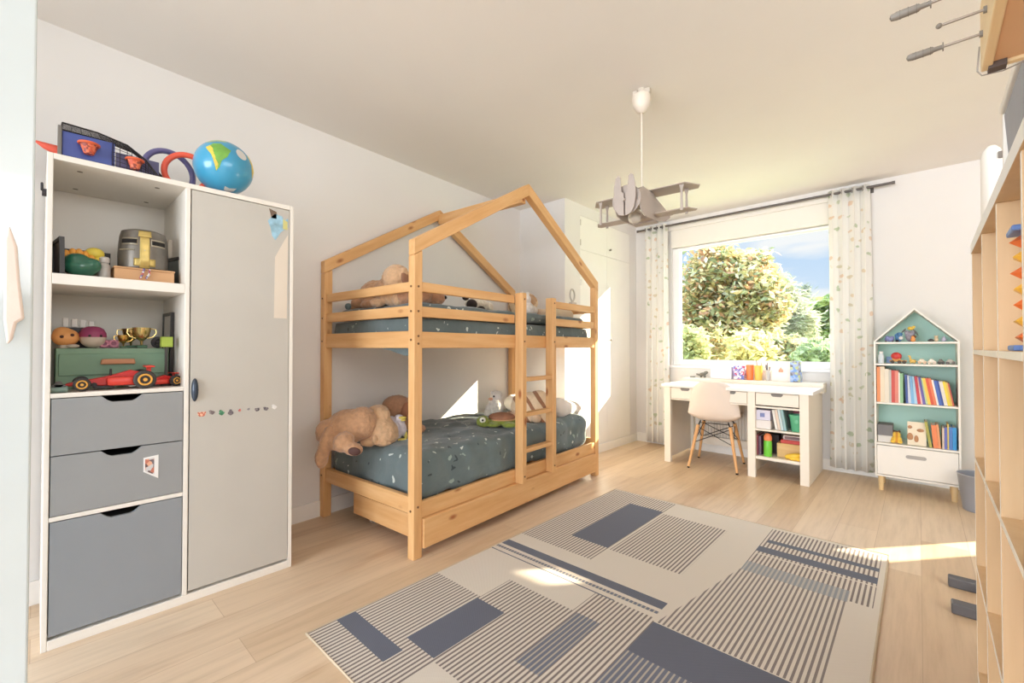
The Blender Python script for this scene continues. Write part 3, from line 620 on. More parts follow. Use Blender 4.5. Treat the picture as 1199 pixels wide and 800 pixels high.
o = sticker(.795, 1.245, [(.0, .0), (.06, .0), (.064, .42), (.052, .40), (.02, .335), (.004, .30)], mat((224, 212, 196), .5, var=.02), 'long pale paper strip hanging at the right edge of the wardrobe door', 'paper_strip')
o['category'] = 'paper'

# ---- on top of the wardrobe
ZT = WH + .001
def wxy(y, x=-2.40): return (x, y, ZT)
gl_ = thing('globe', 'blue inflatable globe with green continents on top of the wardrobe', 'globe', wxy(.605, -2.43))
GR = .122
def gpt(lon, lat, r): return Vector((r * cos(lat) * cos(lon), r * cos(lat) * sin(lon), r * sin(lat)))
tilt = Matrix.Rotation(R(14), 4, 'X')
c0 = Vector((0, 0, GR + .018))
MB().ell((0, 0, 0), GR, (0, 0, 0), 36, 24).build('ball', mat((64, 156, 196), .3, var=.06, coat=.4), gl_, smooth=True, loc=c0)
vdir = math.atan2(-.605, 2.43)                   # longitude that faces the camera
def patch(name, pts, m, r=GR + .0012):
    mb = MB(); cx = sum(p[0] for p in pts) / len(pts); cy = sum(p[1] for p in pts) / len(pts)
    n = 5; rings = []
    for k in range(n + 1):
        f = k / n; rings.append([gpt(vdir + R(cx + (p[0] - cx) * f), R(cy + (p[1] - cy) * f), r) for p in pts])
    cv = mb.bm.verts.new(rings[0][0]); prev = None
    for k in range(1, n + 1):
        cur = [mb.bm.verts.new(p) for p in rings[k]]
        for i in range(len(pts)):
            j = (i + 1) % len(pts)
            mb._f((cv, cur[i], cur[j]) if prev is None else (prev[i], cur[i], cur[j], prev[j]))
        prev = cur
    return mb.build(name, m, gl_, smooth=True, loc=c0)
GRN = mat((116, 168, 74), .4, var=.2, vscale=25); YEL = mat((222, 200, 84), .4, var=.2, vscale=30)
patch('south_america', [(-38, 24), (-25, 38), (-8, 40), (4, 30), (14, 24), (6, 6), (-4, -4), (-8, -18), (-16, -26), (-18, -8), (-24, 8)], GRN)
patch('mountains', [(-38, 24), (-30, 30), (-22, 22), (-16, 4), (-10, -12), (-14, -26), (-17, -10), (-24, 10)], YEL, GR + .002)
patch('south_land', [(4, -58), (22, -62), (48, -56), (52, -66), (30, -76), (0, -70)], mat((222, 220, 216), .4))
patch('africa', [(62, 30), (74, 38), (90, 30), (88, 0), (78, -18), (70, -10), (66, 10)], YEL)
patch('north_land', [(-60, 60), (-30, 66), (0, 62), (10, 52), (-20, 48), (-34, 42), (-56, 44)], mat((176, 190, 150), .4, var=.2))
patch('label_disc', [(38 + 13 * cos(a), 24 + 13 * sin(a)) for a in [2 * pi * k / 16 for k in range(16)]], mat((216, 214, 210), .4))
MB().lathe([(.05, 0), (.055, .004), (.05, .012), (.03, .026)], 20).build('stand', mat((160, 152, 160), .4), gl_, smooth=True)

hp1 = tag(MB().ring((0, 0, .112), .098, .0125, (.98, .2, 0), n=40, k=10).build('toy_ring', mat((112, 108, 158), .4, var=.25, vscale=8), None, smooth=True, loc=(-2.60, .425, ZT)), 'blue and purple toy ring standing on the wardrobe left of the globe', 'ring')
hp2 = tag(MB().ring((0, 0, .095), .082, .0125, (.95, -.3, 0), n=40, k=10).build('toy_ring', mat((232, 92, 66), .4), None, smooth=True, loc=(-2.49, .47, ZT)), 'orange-red toy ring standing in front of the purple ring', 'ring')

bb = thing('basketball_game', 'blue mini basketball game under a black mesh cage on top of the wardrobe', 'toy', (-2.42, .065, ZT))
BLUE = mat((72, 88, 158), .45, var=.12, vscale=14); ORG = mat((226, 104, 66), .5); WIRE = mat((42, 38, 40), .5, .3)
MB().box(-.05, -.035, .0, .155, 0, .135).build('backboard', BLUE, bb, bevel=.003); MB().box(-.05, -.03, -.012, .0, 0, .152).build('side_post', mat((120, 116, 110), .5), bb, bevel=.002)
MB().box(-.034, -.030, .002, .153, .030, .038).box(-.034, -.030, .145, .150, .0, .135).build('board_trim', mat((40, 44, 92), .5), bb)
def hoop(y, z, w):
    h = MB().ring((-.006, y, z), w, .005, (0, 0, 1), n=20, k=6).build('hoop', ORG, bb, smooth=True)
    MB().lathe([(w * .5, -.04), (w * .7, -.022), (w * .98, 0)], 16, Matrix.Translation((-.006, y, z))).build('net', blotch([(228, 120, 84), (210, 90, 60), (150, 70, 60)], 120), h, smooth=True); return h
hoop(.075, .095, .03); hoop(.215, .075, .028)
MB().box(-.05, -.036, .158, .30, 0, .10).build('second_board', mat((88, 84, 120), .5), bb)
arch = []
for xo in (.0, -.13):
    pts = [(xo, .0, .152), (xo, .10, .148), (xo, .19, .128), (xo, .25, .085), (xo, .285, .035), (xo, .295, .004)]
    if xo: pts = [(xo, .0, .17), (xo, .12, .168), (xo, .22, .148), (xo, .30, .10), (xo, .35, .04), (xo, .365, .004)]
    fine = []
    for a, b_ in zip(pts, pts[1:]):
        for k in range(4): fine.append(Vector(a).lerp(Vector(b_), k / 4))
    fine.append(Vector(pts[-1])); arch.append(fine); MB().tube(fine, .0035, 6).build('cage_wire', WIRE, bb, smooth=True)
MB().tube([arch[0][0], arch[1][0]], .003, 6).tube([arch[0][11], arch[1][11]], .003, 6).tube([arch[0][-1], arch[1][-1]], .003, 6).build('cage_bar', WIRE, bb)
mesh_ = MB(); V = [[mesh_.bm.verts.new(a.lerp(b_, k / 9)) for k in range(10)] for a, b_ in zip(arch[0], arch[1])]
for i in range(len(V) - 1):
    for k in range(9): mesh_._f((V[i][k], V[i+1][k], V[i+1][k+1], V[i][k+1]))
V2 = [[mesh_.bm.verts.new((a.x, a.y, max(.002, a.z * k / 8))) for k in range(9)] for a in arch[0][6:]]
for i in range(len(V2) - 1):
    for k in range(8): mesh_._f((V2[i][k], V2[i+1][k], V2[i+1][k+1], V2[i][k+1]))
om = mesh_.build('cage_mesh', WIRE, bb); q = om.modifiers.new('wire', 'WIREFRAME'); q.thickness = .0022; q.use_replace = True
tag(MB().lathe([(.0, .0), (.05, .002), (.072, .02), (.078, .04), (.074, .04), (.066, .022), (.0, .008)], 28).build('toy_bowl', mat((104, 106, 170), .45), None, smooth=True, loc=(-2.68, .19, ZT + .001)), 'upturned violet-blue plastic bowl behind the basketball game', 'bowl')
bpy.data.objects['toy_bowl'].rotation_euler = (0, 0, 0)
hr = MB().tube([(0, .03, .06), (0, .0, .066), (0, -.03, .072), (0, -.055, .082)], [.02, .018, .013, .004], 10).box(-.012, .012, .012, .036, 0, .05).build('toy_horn', mat((222, 92, 70), .45), None, smooth=True, loc=(-2.50, .05, ZT)); tag(hr, 'red-orange toy horn poking out left of the basketball game', 'toy')
o = MB().rbox((0, 0, .035), (.06, .07, .07), .03, 10).build('toy_car', mat((70, 130, 190), .4, var=.35, vscale=40), None, smooth=True, loc=(-2.57, .345, ZT)); tag(o, 'small blue toy inside the right end of the black mesh cage', 'toy')
o = MB().box(-.02, .02, -.02, .02, 0, .006).cyl((0, 0, .006), (0, 0, .010), .014).build('toy_plate', mat((96, 100, 140), .5), None, loc=(-2.40, .40, ZT)); tag(o, 'flat grey-blue plastic piece beside the mesh cage', 'toy')

# ---- upper wardrobe shelf
Z1 = 1.375; FR = mat((44, 40, 38), .4)
def frame(label, loc, rz, w, h, tilt=8, pic=(170, 160, 150), col=FR):
    t = thing('picture_frame', label, 'picture frame', loc, rz)
    M = Matrix.Rotation(R(tilt), 4, 'X')
    b_ = .014; m = MB()
    for a in ((-w/2, -w/2 + b_, 0, h), (w/2 - b_, w/2, 0, h), (-w/2 + b_, w/2 - b_, 0, b_), (-w/2 + b_, w/2 - b_, h - b_, h)): m.box(a[0], a[1], -.007, .007, a[2], a[3], M)
    m.build('border', col, t); MB().box(-w/2 + b_, w/2 - b_, -.003, .003, b_, h - b_, M).build('picture', mat(pic, .3, var=.15, vscale=10), t); return t
frame('black picture frame seen edge-on at the left of the upper wardrobe shelf', (-2.46, .060, Z1), R(6), .17, .145, 1)
frame('wide dark picture frame behind the green toy on the upper wardrobe shelf', (-2.60, .135, Z1), R(90), .17, .135, 10, (150, 140, 126))
frame('black picture frame standing right of the helmet on the upper wardrobe shelf', (-2.50, .424, Z1), R(195), .19, .135, 3, (84, 92, 88))
frame('tall pale canvas frame leaning in the back right corner of the upper wardrobe shelf', (-2.68, .425, Z1), R(180), .16, .235, 2, (220, 208, 192), mat((222, 212, 196), .5))
tu = thing('toy_dinosaur', 'glossy dark green toy creature with orange crest and yellow tail on the upper wardrobe shelf', 'toy', (-2.42, .122, Z1), 0)
balls([((0, 0, .042), (.05, .054, .042)), ((.0, -.01, .065), (.04, .04, .03)), ((.01, .03, .05), (.035, .03, .03))]).build('body', mat((42, 104, 82), .2, var=.1, coat=.5), tu, remesh=.005)
balls([((-.015 - .004 * k * .3, -.042 + k * .018, .075 + .022 * sin(pi * (k + .8) / 5)), (.018, .012, .02)) for k in range(5)]).build('crest', mat((236, 166, 70), .4), tu, smooth=True)
balls([((-.03, .04, .105), (.024, .03, .024)), ((-.03, .056, .075), (.02, .02, .03))]).build('tail', mat((226, 204, 80), .4), tu, smooth=True)
bt = thing('bottle', 'small clear grey bottle between the green toy and the cardboard box', 'bottle', (-2.43, .19, Z1)); MB().lathe([(.018, 0), (.02, .005), (.02, .055), (.012, .068)], 16).build('bottle_body', mat((186, 180, 174), .2, var=.1, vscale=30), bt, smooth=True); MB().lathe([(.013, .068), (.016, .072), (.016, .088), (.012, .092)], 16).build('cap', mat((206, 200, 194), .4), bt, smooth=True)
o = tag(MB().box(-.05, .05, -.008, .008, 0, .012, Matrix.Translation((0, .0, .062)) @ Matrix.Rotation(R(-38), 4, 'X') @ Matrix.Diagonal((1, 9, 1, 1))).build('toy_ramp', mat((90, 72, 56), .6), None, loc=(-2.62, .20, Z1)), 'dark brown wooden ramp leaning behind the small bottle', 'toy')
bx = thing('box', 'light brown wooden box with a striped ribbon under the helmet', 'box', (-2.47, .315, Z1))
CARD = mat((206, 160, 116), .6, var=.04)
MB().box(-.085, .075, -.098, .098, 0, .050).build('box_body', CARD, bx, bevel=.002); MB().box(-.087, .077, -.100, .100, .0505, .058).build('lid', CARD, bx, bevel=.002)
MB().tube([(.079, -.005, .056), (.082, -.01, .035), (.080, -.018, .012)], .004, 6).tube([(.079, .012, .056), (.082, .012, .035), (.080, .0, .014)], .004, 6).build('ribbon', blotch([(230, 226, 222), (190, 90, 90), (120, 120, 160)], 180), bx)
he = thing('knight_helmet', 'dark metal toy knight helmet with gold cross standing on the light brown box', 'helmet', (-2.475, .318, Z1 + .059))
ST = mat((124, 118, 110), .38, .55, var=.25, vscale=12); GOLD = mat((196, 172, 104), .4, .6, var=.15, vscale=30)
MB().lathe([(.080, 0), (.083, .003), (.084, .06), (.082, .10), (.079, .135), (.073, .160), (.055, .168), (0, .172)], 36, Matrix.Diagonal((1.0, 1.02, 1, 1))).build('shell', ST, he, smooth=True)
def shell_pts(a0, a1, z0, z1, r, n=8): return [[Vector((r(z) * cos(a0 + (a1-a0)*i/n), r(z) * 1.02 * sin(a0 + (a1-a0)*i/n), z)) for i in range(n+1)] for z in z0_range(z0, z1)]
def z0_range(a, b): return [a + (b - a) * k / 4 for k in range(5)]
def strip(a0, a1, z0, z1, rr, name, m, parent):
    r = lambda z: (.084 if z < .06 else .084 - (z - .06) * .055 if z < .135 else .079 - (z - .135) * .24) + rr
    g = shell_pts(a0, a1, z0, z1, r); b_ = MB(); V = [[b_.bm.verts.new(p) for p in row] for row in g]
    for i in range(4):
        for k in range(8): b_._f((V[i][k], V[i][k+1], V[i+1][k+1], V[i+1][k]))
    return b_.build(name, m, parent, smooth=True, solid=.002)
va = math.atan2(-.318, 2.475) + R(3)
strip(va - R(11), va + R(11), .0, .155, .0015, 'gold_band', GOLD, he); strip(va - R(24), va + R(24), .008, .04, .0012, 'gold_foot', GOLD, he); strip(va - R(15), va + R(15), .132, .158, .003, 'gold_crown', GOLD, he)
for a, b_ in ((-58, -17), (16, 54)): strip(va + R(a), va + R(b_), .102, .120, .0012, 'eye_slit', mat((22, 18, 16), .8), he); strip(va + R(a) - .02, va + R(b_) + .02, .096, .126, .0006, 'slit_rim', mat((176, 166, 146), .35, .5), he)
for i in range(10):
    a = va + R(-62 + i * 4.6) if i < 9 else va; MB().ell((.0855 * cos(a), .0875 * sin(a), .075), .0028, n=6, m=4).build('rivet', mat((196, 186, 160), .3, .7), he)
# ---- lower wardrobe shelf
Z2 = .932
gb = thing('chest', 'sage green toy chest with one drawer and a wooden handle on the lower wardrobe shelf', 'chest', (-2.50, .235, Z2))
SG = mat((126, 158, 132), .5)
MB().box(-.19, .0, -.178, .178, 0, .165).build('chest_body', SG, gb, bevel=.003)
cd = MB().box(.0005, .007, -.170, .168, .055, .142).build('chest_drawer', mat((118, 152, 126), .5), gb, bevel=.002)
MB().prism([(-.05, 0), (.062, 0), (.058, .022), (-.046, .022)], (.007, 0, .098), (0, 1, 0), (0, 0, 1), (.016, 0, 0)).build('handle', mat((190, 134, 96), .5), cd, bevel=.004)
frame('tall black frame standing at the right end of the lower wardrobe shelf', (-2.60, .423, Z2), R(183), .15, .33, 1, (196, 190, 180))
ZC2 = Z2 + .166
fg = thing('toy_figure', 'orange round-headed toy figure at the left on the green chest', 'toy', (-2.53, .085, ZC2)); balls([((0, 0, .043), (.038, .042, .036)), ((0, -.008, .06), (.03, .03, .025))]).build('head', mat((226, 160, 96), .5), fg, remesh=.004)
add_parts(fg, [('eye', [((.035, -.012, .045), .006), ((.034, .018, .052), .006)], BROWN)]); MB().cyl((0, 0, 0), (0, 0, .02), .018).ell((.02, .02, .008), (.03, .02, .008)).build('base', mat((206, 198, 184), .5), fg, smooth=True)
hd = thing('toy_figure', 'round toy head with magenta hair and pale mask on the green chest', 'toy', (-2.53, .165, ZC2)); MB().ell((0, 0, .043), (.041, .042, .043), n=24, m=16).build('head', mat((196, 184, 168), .35), hd, smooth=True)
MB().lathe([(.0435, .045), (.042, .062), (.034, .079), (.02, .088), (0, .091)], 24).build('hair', mat((150, 60, 100), .5, var=.2), hd, smooth=True); add_parts(hd, [('eye', [((.040, -.012, .05), .005), ((.036, .022, .05), .005)], BLK)])
mk = thing('marker_holder', 'dark grey block holding four white-capped markers behind the toy heads', 'holder', (-2.60, .125, ZC2)); MB().box(-.025, .025, -.055, .055, 0, .085).build('block', mat((84, 82, 84), .7), mk, bevel=.002)
for k in range(4): MB().box(-.009, .009, -.048 + k*.026, -.029 + k*.026, .0855, .125 - .003 * k).build('white_cap', mat((236, 234, 230), .5), mk, bevel=.004)
def trophy(label, loc, s, col):
    t = thing('trophy', label, 'trophy', loc); t.scale = (s, s, s)
    MB().lathe([(.004, .012), (.006, .03), (.012, .036), (.026, .05), (.032, .078), (.033, .09), (.030, .088), (.02, .055), (0, .045)], 20).build('cup', mat(col, .22, .85), t, smooth=True)
    for sgn in (-1, 1): MB().tube([(0, sgn*.032, .085), (0, sgn*.048, .082), (0, sgn*.05, .066), (0, sgn*.04, .05), (0, sgn*.02, .042)], .003, 6).build('handle', mat(col, .22, .85), t, smooth=True)
    MB().box(-.018, .018, -.018, .018, 0, .012).build('base', mat((40, 90, 60), .4), t, bevel=.002); return t
trophy('larger gold trophy cup on a green base on the sage green chest', (-2.53, .322, ZC2), 1.0, (206, 182, 120)); trophy('smaller gold trophy cup left of the larger one', (-2.54, .262, ZC2), .62, (204, 160, 84)); trophy('tiny gold trophy cup half hidden between the two larger cups', (-2.585, .292, ZC2), .95, (196, 170, 116))
o = thing('toy_goggles', 'pink ringed toy beside the trophies on the green chest', 'toy', (-2.52, .215, ZC2)); MB().ring((0, -.016, .018), .012, .005, (1, 0, 0), 16, 6).ring((0, .014, .018), .012, .005, (1, 0, 0), 16, 6).build('rings', mat((186, 120, 140), .5), o, smooth=True); MB().box(-.012, -.005, -.03, .03, 0, .034).build('back', mat((150, 92, 116), .5), o, bevel=.003)
o = tag(MB().ring((0, 0, .025), .018, .008, (1, .2, 0), 20, 8).ell((0, 0, .025), (.006, .010, .010)).build('toy_ball', mat((48, 44, 48), .5), None, smooth=True, loc=(-2.53, .378, ZC2)), 'black ringed toy ball right of the gold trophies', 'toy')
o = thing('toy_block', 'lime green cube block at the right end of the green chest', 'toy', (-2.44, .395, Z2)); MB().box(-.02, .02, -.02, .02, .17, .215).build('cube', mat((158, 178, 68), .6), o, bevel=.002); MB().cyl((0, 0, 0), (0, 0, .17), .006).cyl((0, 0, 0), (0, 0, .006), .02).build('stand', mat((60, 56, 50), .5), o)
o['label'] = 'lime green cube on a slim dark stand right of the green chest'
RED, RED2, TYRE, RIM = mat((206, 44, 40), .35), mat((222, 66, 52), .35), mat((56, 52, 50), .7), mat((222, 160, 62), .4)
def racer(label, loc, rz, s=1.0):
    t = thing('toy_race_car', label, 'toy car', loc, rz, 'red model race cars on the wardrobe shelf'); t.scale = (s, s, s)
    MB().prism([(-.13, .018), (.10, .012), (.13, .03), (.13, .055), (.06, .075), (.02, .062), (-.02, .05), (-.13, .028)], (0, -.022, 0), (1, 0, 0), (0, 0, 1), (0, .044, 0)).build('body', RED, t, bevel=.004)
    for sg in (-1, 1):
        MB().rbox((.03, sg*.038, .032), (.09, .03, .036), .012, 8).build('side_pod', RED2, t, smooth=True)
        for x, r, w in ((-.085, .026, .022), (.10, .037, .034)):
            wh = MB().cyl((x, sg*.060, r), (x, sg*(.060 + w), r), r, n=22).build('wheel', TYRE, t, bevel=.006, smooth=True)
            MB().ring((x, sg*(.061 + w), r), r*.55, r*.10, (0, 1, 0), 18, 6).cyl((x, sg*(.06 + w*.9), r), (x, sg*(.064 + w), r), r*.2, n=8).build('rim', RIM, wh, smooth=True)
            MB().cyl((x, 0, r), (x, sg*.062, r), .005, n=8).build('axle', mat((150, 140, 130), .4, .5), t)
    MB().box(.105, .135, -.055, .055, .085, .092).box(.112, .128, -.004, .004, .055, .085).build('rear_wing', RED2, t, bevel=.002)
    MB().box(-.155, -.125, -.06, .06, .012, .02).build('front_wing', mat((210, 200, 190), .4), t, bevel=.002)
    MB().tube([(.0, -.02, .055), (.0, -.018, .08), (.0, .018, .08), (.0, .02, .055)], .003, 6).build('roll_bar', BLK, t, smooth=True)
    MB().box(-.05, .01, -.035, .035, .006, .016).cyl((-.05, -.03, .02), (-.05, .03, .02), .01, n=8).build('chassis', mat((52, 48, 50), .6), t)
    return t
racer('longer red model race car with large black tyres in front of the green chest', (-2.42, .212, Z2), R(88), 1.0)
racer('second red model race car behind, its rear tyre at the right end of the shelf', (-2.43, .36, Z2), R(74), .98) if False else None
r2 = racer('smaller red model race car at the right end of the lower wardrobe shelf', (-2.435, .352, Z2), R(104), .62)
gbx = thing('toy_engine', 'small black and grey toy machine at the left front of the lower wardrobe shelf', 'toy', (-2.355, .062, Z2)); MB().box(-.02, .02, -.018, .018, .006, .03).cyl((-.02, 0, .03), (.02, 0, .03), .012, n=10).build('block', mat((80, 80, 78), .5, .3), gbx); 
for sg in (-1, 1): MB().cyl((sg*.012, -.024, .012), (sg*.012, .024, .012), .0118, n=12).build('roller', mat((112, 130, 118), .5), gbx)
# ---------------------------------------------------------------- desk by the window
DW = mat((238, 230, 216), .45, var=.01); SLOT = mat((126, 122, 118), .6)
dk = thing('desk', 'white desk with drawers and an open side cupboard under the window', 'desk', (-1.82, 4.15, 0))
dx1 = 1.195; dep = .66
def dp(name, x0, x1, y0, y1, z0, z1, bev=.003, m=DW): return MB().box(x0, x1, y0, y1, z0, z1).build(name, m, dk, bevel=bev)
dp('desk_top', -.02, dx1 + .015, -.02, .50, .722, .75, m=mat((246, 244, 240), .3, var=.005)); dp('back_ledge', -.02, dx1 + .015, .50, dep, .70, .785)
LEGX = ((.0, .06), (.735, .795), (1.115, 1.178))
for a, b_ in LEGX: dp('leg', a, b_, 0, .045, 0, .722)
for a, b_ in ((.0, .02), (.755, .775), (1.158, 1.178)): dp('side_panel', a, b_, .045, dep - .04, .03 if b_ < 1 else 0.0, .722, .002)
for a, b_ in ((.0, .05), (1.128, 1.178)): dp('rear_leg', a, b_, dep - .04, dep, 0, .70)
dp('back_panel', .775, 1.158, dep - .06, dep - .05, .15, .70, 0); dp('stretcher', .05, .755, dep - .07, dep - .05, .10, .18)
dp('shelf', .775, 1.158, .01, dep - .06, .398, .412, .002); dp('shelf', .775, 1.158, .01, dep - .06, .158, .182, .002); dp('shelf', .775, 1.158, .01, dep - .06, .59, .606, .002)
dp('apron', .06, .735, .012, .04, .60, .612, .001)
def ddrawer(x0, x1, hs):
    d = dp('drawer', x0, x1, .006, .028, .616, .716, .002)
    for hx in hs: MB().prism([(-.042, .0), (.042, .0), (.042, -.012), (.030, -.024), (-.030, -.024), (-.042, -.012)], (hx, .0035, .716), (1, 0, 0), (0, 0, 1), (0, .004, 0)).build('handle_slot', SLOT, d)
ddrawer(.064, .731, (.20, .60)); ddrawer(.799, 1.111, (.957,))
TX, TY = -1.82, 4.15
def on_desk(px, Y): return on_y(px, 430, Y).x
LZ = .786; LY = 4.725
def bk(name, label, cat, x0, x1, z0, z1, y0, y1, m, parts=(), tilt=0, group=None, bev=.002):
    t = thing(name, label, cat, ((x0 + x1) / 2, (y0 + y1) / 2, z0), 0, group); w, d, h = (x1 - x0) / 2, (y1 - y0) / 2, z1 - z0
    M = Matrix.Rotation(R(tilt), 4, 'X'); MB().box(-w, w, -d, d, 0, h, M).build('body', m, t, bevel=bev)
    for nm, (a, b_, c, e), mm in parts: MB().box(-w + 2*w*a, -w + 2*w*b_, -d - .0015, -d, h*c, h*e, M).build(nm, mm, t)
    return t
td = thing('toy_dinosaur', 'small dark grey toy animal on the desk ledge left of the white box', 'toy', (on_desk(823, LY), LY, LZ))
balls([((0, 0, .035), (.035, .018, .02)), ((.035, 0, .055), (.018, .014, .016)), ((-.045, 0, .03), (.03, .01, .01), (0, R(15), 0)), ((.02, .0, .045), (.014, .012, .022))] + [((x, y, .014), (.008, .008, .016)) for x in (-.02, .02) for y in (-.012, .012)]).build('body', mat((116, 112, 104), .6, var=.25, vscale=40), td, remesh=.004)
o = tag(MB().rbox((0, 0, .007), (.055, .022, .014), .006, 8).build('eraser', mat((150, 146, 138), .7), None, smooth=True, loc=(on_desk(811, LY - .03), LY - .03, LZ)), 'tiny grey eraser on the desk ledge, leftmost thing there', 'eraser')
bk('box', 'white cardboard box on the desk ledge behind the chair', 'box', on_desk(834, LY), on_desk(858, LY), LZ, LZ + .155, LY - .05, LY + .05, mat((236, 234, 238), .6), [('label', (.1, .9, .1, .85), mat((226, 224, 232), .6))])
bk('box', 'purple and red patterned box on the desk ledge left of the orange cup', 'box', on_desk(860, LY), on_desk(872.5, LY), LZ, LZ + .135, LY - .04, LY + .04, blotch([(150, 140, 200), (220, 200, 220), (206, 80, 110), (110, 120, 190), (232, 228, 232)], 60))
def cup(label, px, col, r, h, pens=()):
    t = thing('pencil_cup', label, 'cup', (on_desk(px, LY), LY, LZ)); MB().lathe([(r*.86, 0), (r*.95, h*.5), (r, h), (r*.9, h), (r*.82, h*.2), (0, h*.15)], 20).build('cup_body', mat(col, .4), t, smooth=True)
    for i, c in enumerate(pens):
        a = i * 2.4; p0 = (.3*r*cos(a), .3*r*sin(a), h*.2); p1 = (.8*r*cos(a), .8*r*sin(a), h + .03 + .02 * ((i * 7) % 3)); MB().cyl(p0, p1, .0035, n=6).build('pencil', mat(c, .5), t)
    return t
cup('bright orange beaker on the desk ledge', 878, (238, 128, 70), .034, .145); cup('yellow pencil cup on the desk ledge', 888, (240, 196, 90), .036, .14, ((180, 170, 160), (120, 110, 100)))
cup('clear grey glass of dark pens on the desk ledge right of the yellow cup', 899, (200, 196, 192), .022, .10, ((70, 66, 70), (96, 92, 96), (60, 70, 90), (140, 130, 124), (80, 76, 76)))
o = bk('card', 'white card with a small orange drawing standing on the desk ledge', 'card', on_desk(904, LY), on_desk(926, LY), LZ, LZ + .185, LY - .02, LY - .008, mat((244, 238, 232), .6), tilt=-4)
MB().prism([(-.018, 0), (.018, 0), (.018, .018), (.008, .03), (0, .045), (-.008, .03), (-.018, .018)], (0, -.0095, .085), (1, 0, 0), (0, 0, 1), (0, .002, 0)).build('drawing', mat((226, 160, 130), .6), o)
bk('magazine_file', 'blue and grey printed file box standing at the right of the desk ledge', 'file box', on_desk(926.5, LY), on_desk(938, LY), LZ, LZ + .19, LY - .05, LY + .05, blotch([(120, 160, 220), (150, 150, 170), (110, 110, 120), (190, 200, 150), (170, 190, 226)], 45))
# cupboard contents
CX0 = TX + .777; CX1 = TX + 1.156; S1, S0 = .413, .183
bk('box', 'lower white box of the two stacked in the desk cupboard', 'box', CX0 + .005, CX0 + .125, S1, S1 + .07, 4.19, 4.42, mat((232, 226, 222), .6), group=None)
bk('box', 'upper lavender-white box of the two stacked in the desk cupboard', 'box', CX0 + .003, CX0 + .12, S1 + .071, S1 + .155, 4.20, 4.42, mat((218, 214, 230), .6), [('round_label', (.35, .65, .3, .7), mat((120, 130, 180), .5))])
def lean_book(label, x, y0, z0, th, h, dpt, col, ang, group=None):
    t = thing('book', label, 'book', (x, y0, z0), 0, group); M = Matrix.Rotation(R(ang), 4, 'Y'); cm = mat(col, .5, var=.05)
    c = min(.002, th * .2)
    if ang < 0: off = Matrix.Translation((0, 0, 0))
    M = M if ang <= 0 else M @ Matrix.Translation((0, 0, 0))
    x0, x1 = (0, th)
    if ang > 0: M = Matrix.Translation((0, 0, th * sin(R(ang)))) @ M
    MB().box(x0, x0 + c, 0, dpt, 0, h, M).box(x1 - c, x1, 0, dpt, 0, h, M).box(x0 + c, x1 - c, 0, c, 0, h, M).build('cover', cm, t)
    MB().box(x0 + c, x1 - c, c, dpt - .004, .003, h - .004, M).build('pages', mat((238, 232, 220), .8), t); return t
for i, (c, nm) in enumerate((((232, 228, 220), 'white'), ((226, 206, 190), 'cream'), ((196, 214, 218), 'pale blue'), ((150, 186, 190), 'teal'))):
    lean_book(nm + ' book leaning in the desk cupboard beside the stacked boxes', CX0 + .158 + i * .021, 4.20, S1, .018, .165 + .005 * i, .2, c, -9, 'leaning books in the desk cupboard')
bu = thing('bucket', 'mint green plastic bucket with handle in the desk cupboard', 'bucket', (CX1 - .069, 4.25, S1)); GB = mat((98, 186, 144), .45)
MB().lathe([(.044, 0), (.047, .004), (.060, .128), (.063, .130), (.063, .136), (.058, .136), (.044, .008), (0, .008)], 24).build('pail', GB, bu, smooth=True); MB().ring((0, 0, .125), .064, .003, (0, 1, .0), 20, 6, 0, pi).build('handle', mat((90, 170, 132), .4), bu, smooth=True) if False else MB().tube([(.0 + .063 * cos(a), -.028 * sin(a) - .005, .128 - .03 * sin(a)) for a in [pi * k / 14 for k in range(15)]], .003, 6).build('handle', mat((72, 150, 112), .4), bu, smooth=True)
MB().ell((0, -.062, .085), (.014, .003, .018)).build('emblem', mat((120, 204, 164), .4), bu, smooth=True)
bk('folder', 'pink-red folder standing at the back of the desk cupboard behind the bucket', 'folder', CX1 - .145, CX1 - .005, S1, S1 + .17, 4.50, 4.53, mat((206, 110, 122), .6))
lean_book('dark red book at the left of the lower desk cupboard shelf', CX0 + .006, 4.20, S0, .020, .17, .2, (150, 70, 84), 0); lean_book('dark violet book beside the dark red one on the lower desk cupboard shelf', CX0 + .028, 4.22, S0, .018, .16, .2, (110, 84, 104), 0)
bk('toy_box', 'small dark box behind the green bottle in the desk cupboard', 'box', CX0 + .055, CX0 + .15, S0, S0 + .16, 4.36, 4.46, mat((70, 60, 60), .7)); 
bo = thing('drinking_bottle', 'bright green bottle with orange top in the desk cupboard', 'bottle', (CX0 + .098, 4.215, S0)); MB().lathe([(.028, 0), (.031, .006), (.031, .12), (.027, .132)], 20).build('bottle_body', mat((118, 210, 70), .35), bo, smooth=True); MB().lathe([(.029, .132), (.031, .14), (.030, .165), (.020, .185), (.012, .19), (0, .192)], 20).build('cap', mat((240, 140, 90), .4), bo, smooth=True)
wb = thing('box', 'yellowish wooden box on the lower desk cupboard shelf', 'box', (CX1 - .112, 4.32, S0)); MB().box(-.11, .105, -.07, .09, 0, .115).build('body', wood('#e6c48c', '#d8b070', 'x', 1, False), wb, bevel=.003)
bk('game_box', 'red flat game box lying on the wooden box', 'box', CX1 - .195, CX1 - .008, S0 + .1155, S0 + .145, 4.26, 4.40, mat((200, 72, 66), .5)); bk('game_box', 'grey-white framed tablet box on top of the red game box', 'box', CX1 - .18, CX1 - .01, S0 + .1458, S0 + .18, 4.275, 4.40, mat((222, 208, 204), .5), [('front', (.06, .94, .15, .8), mat((120, 100, 104), .6))])
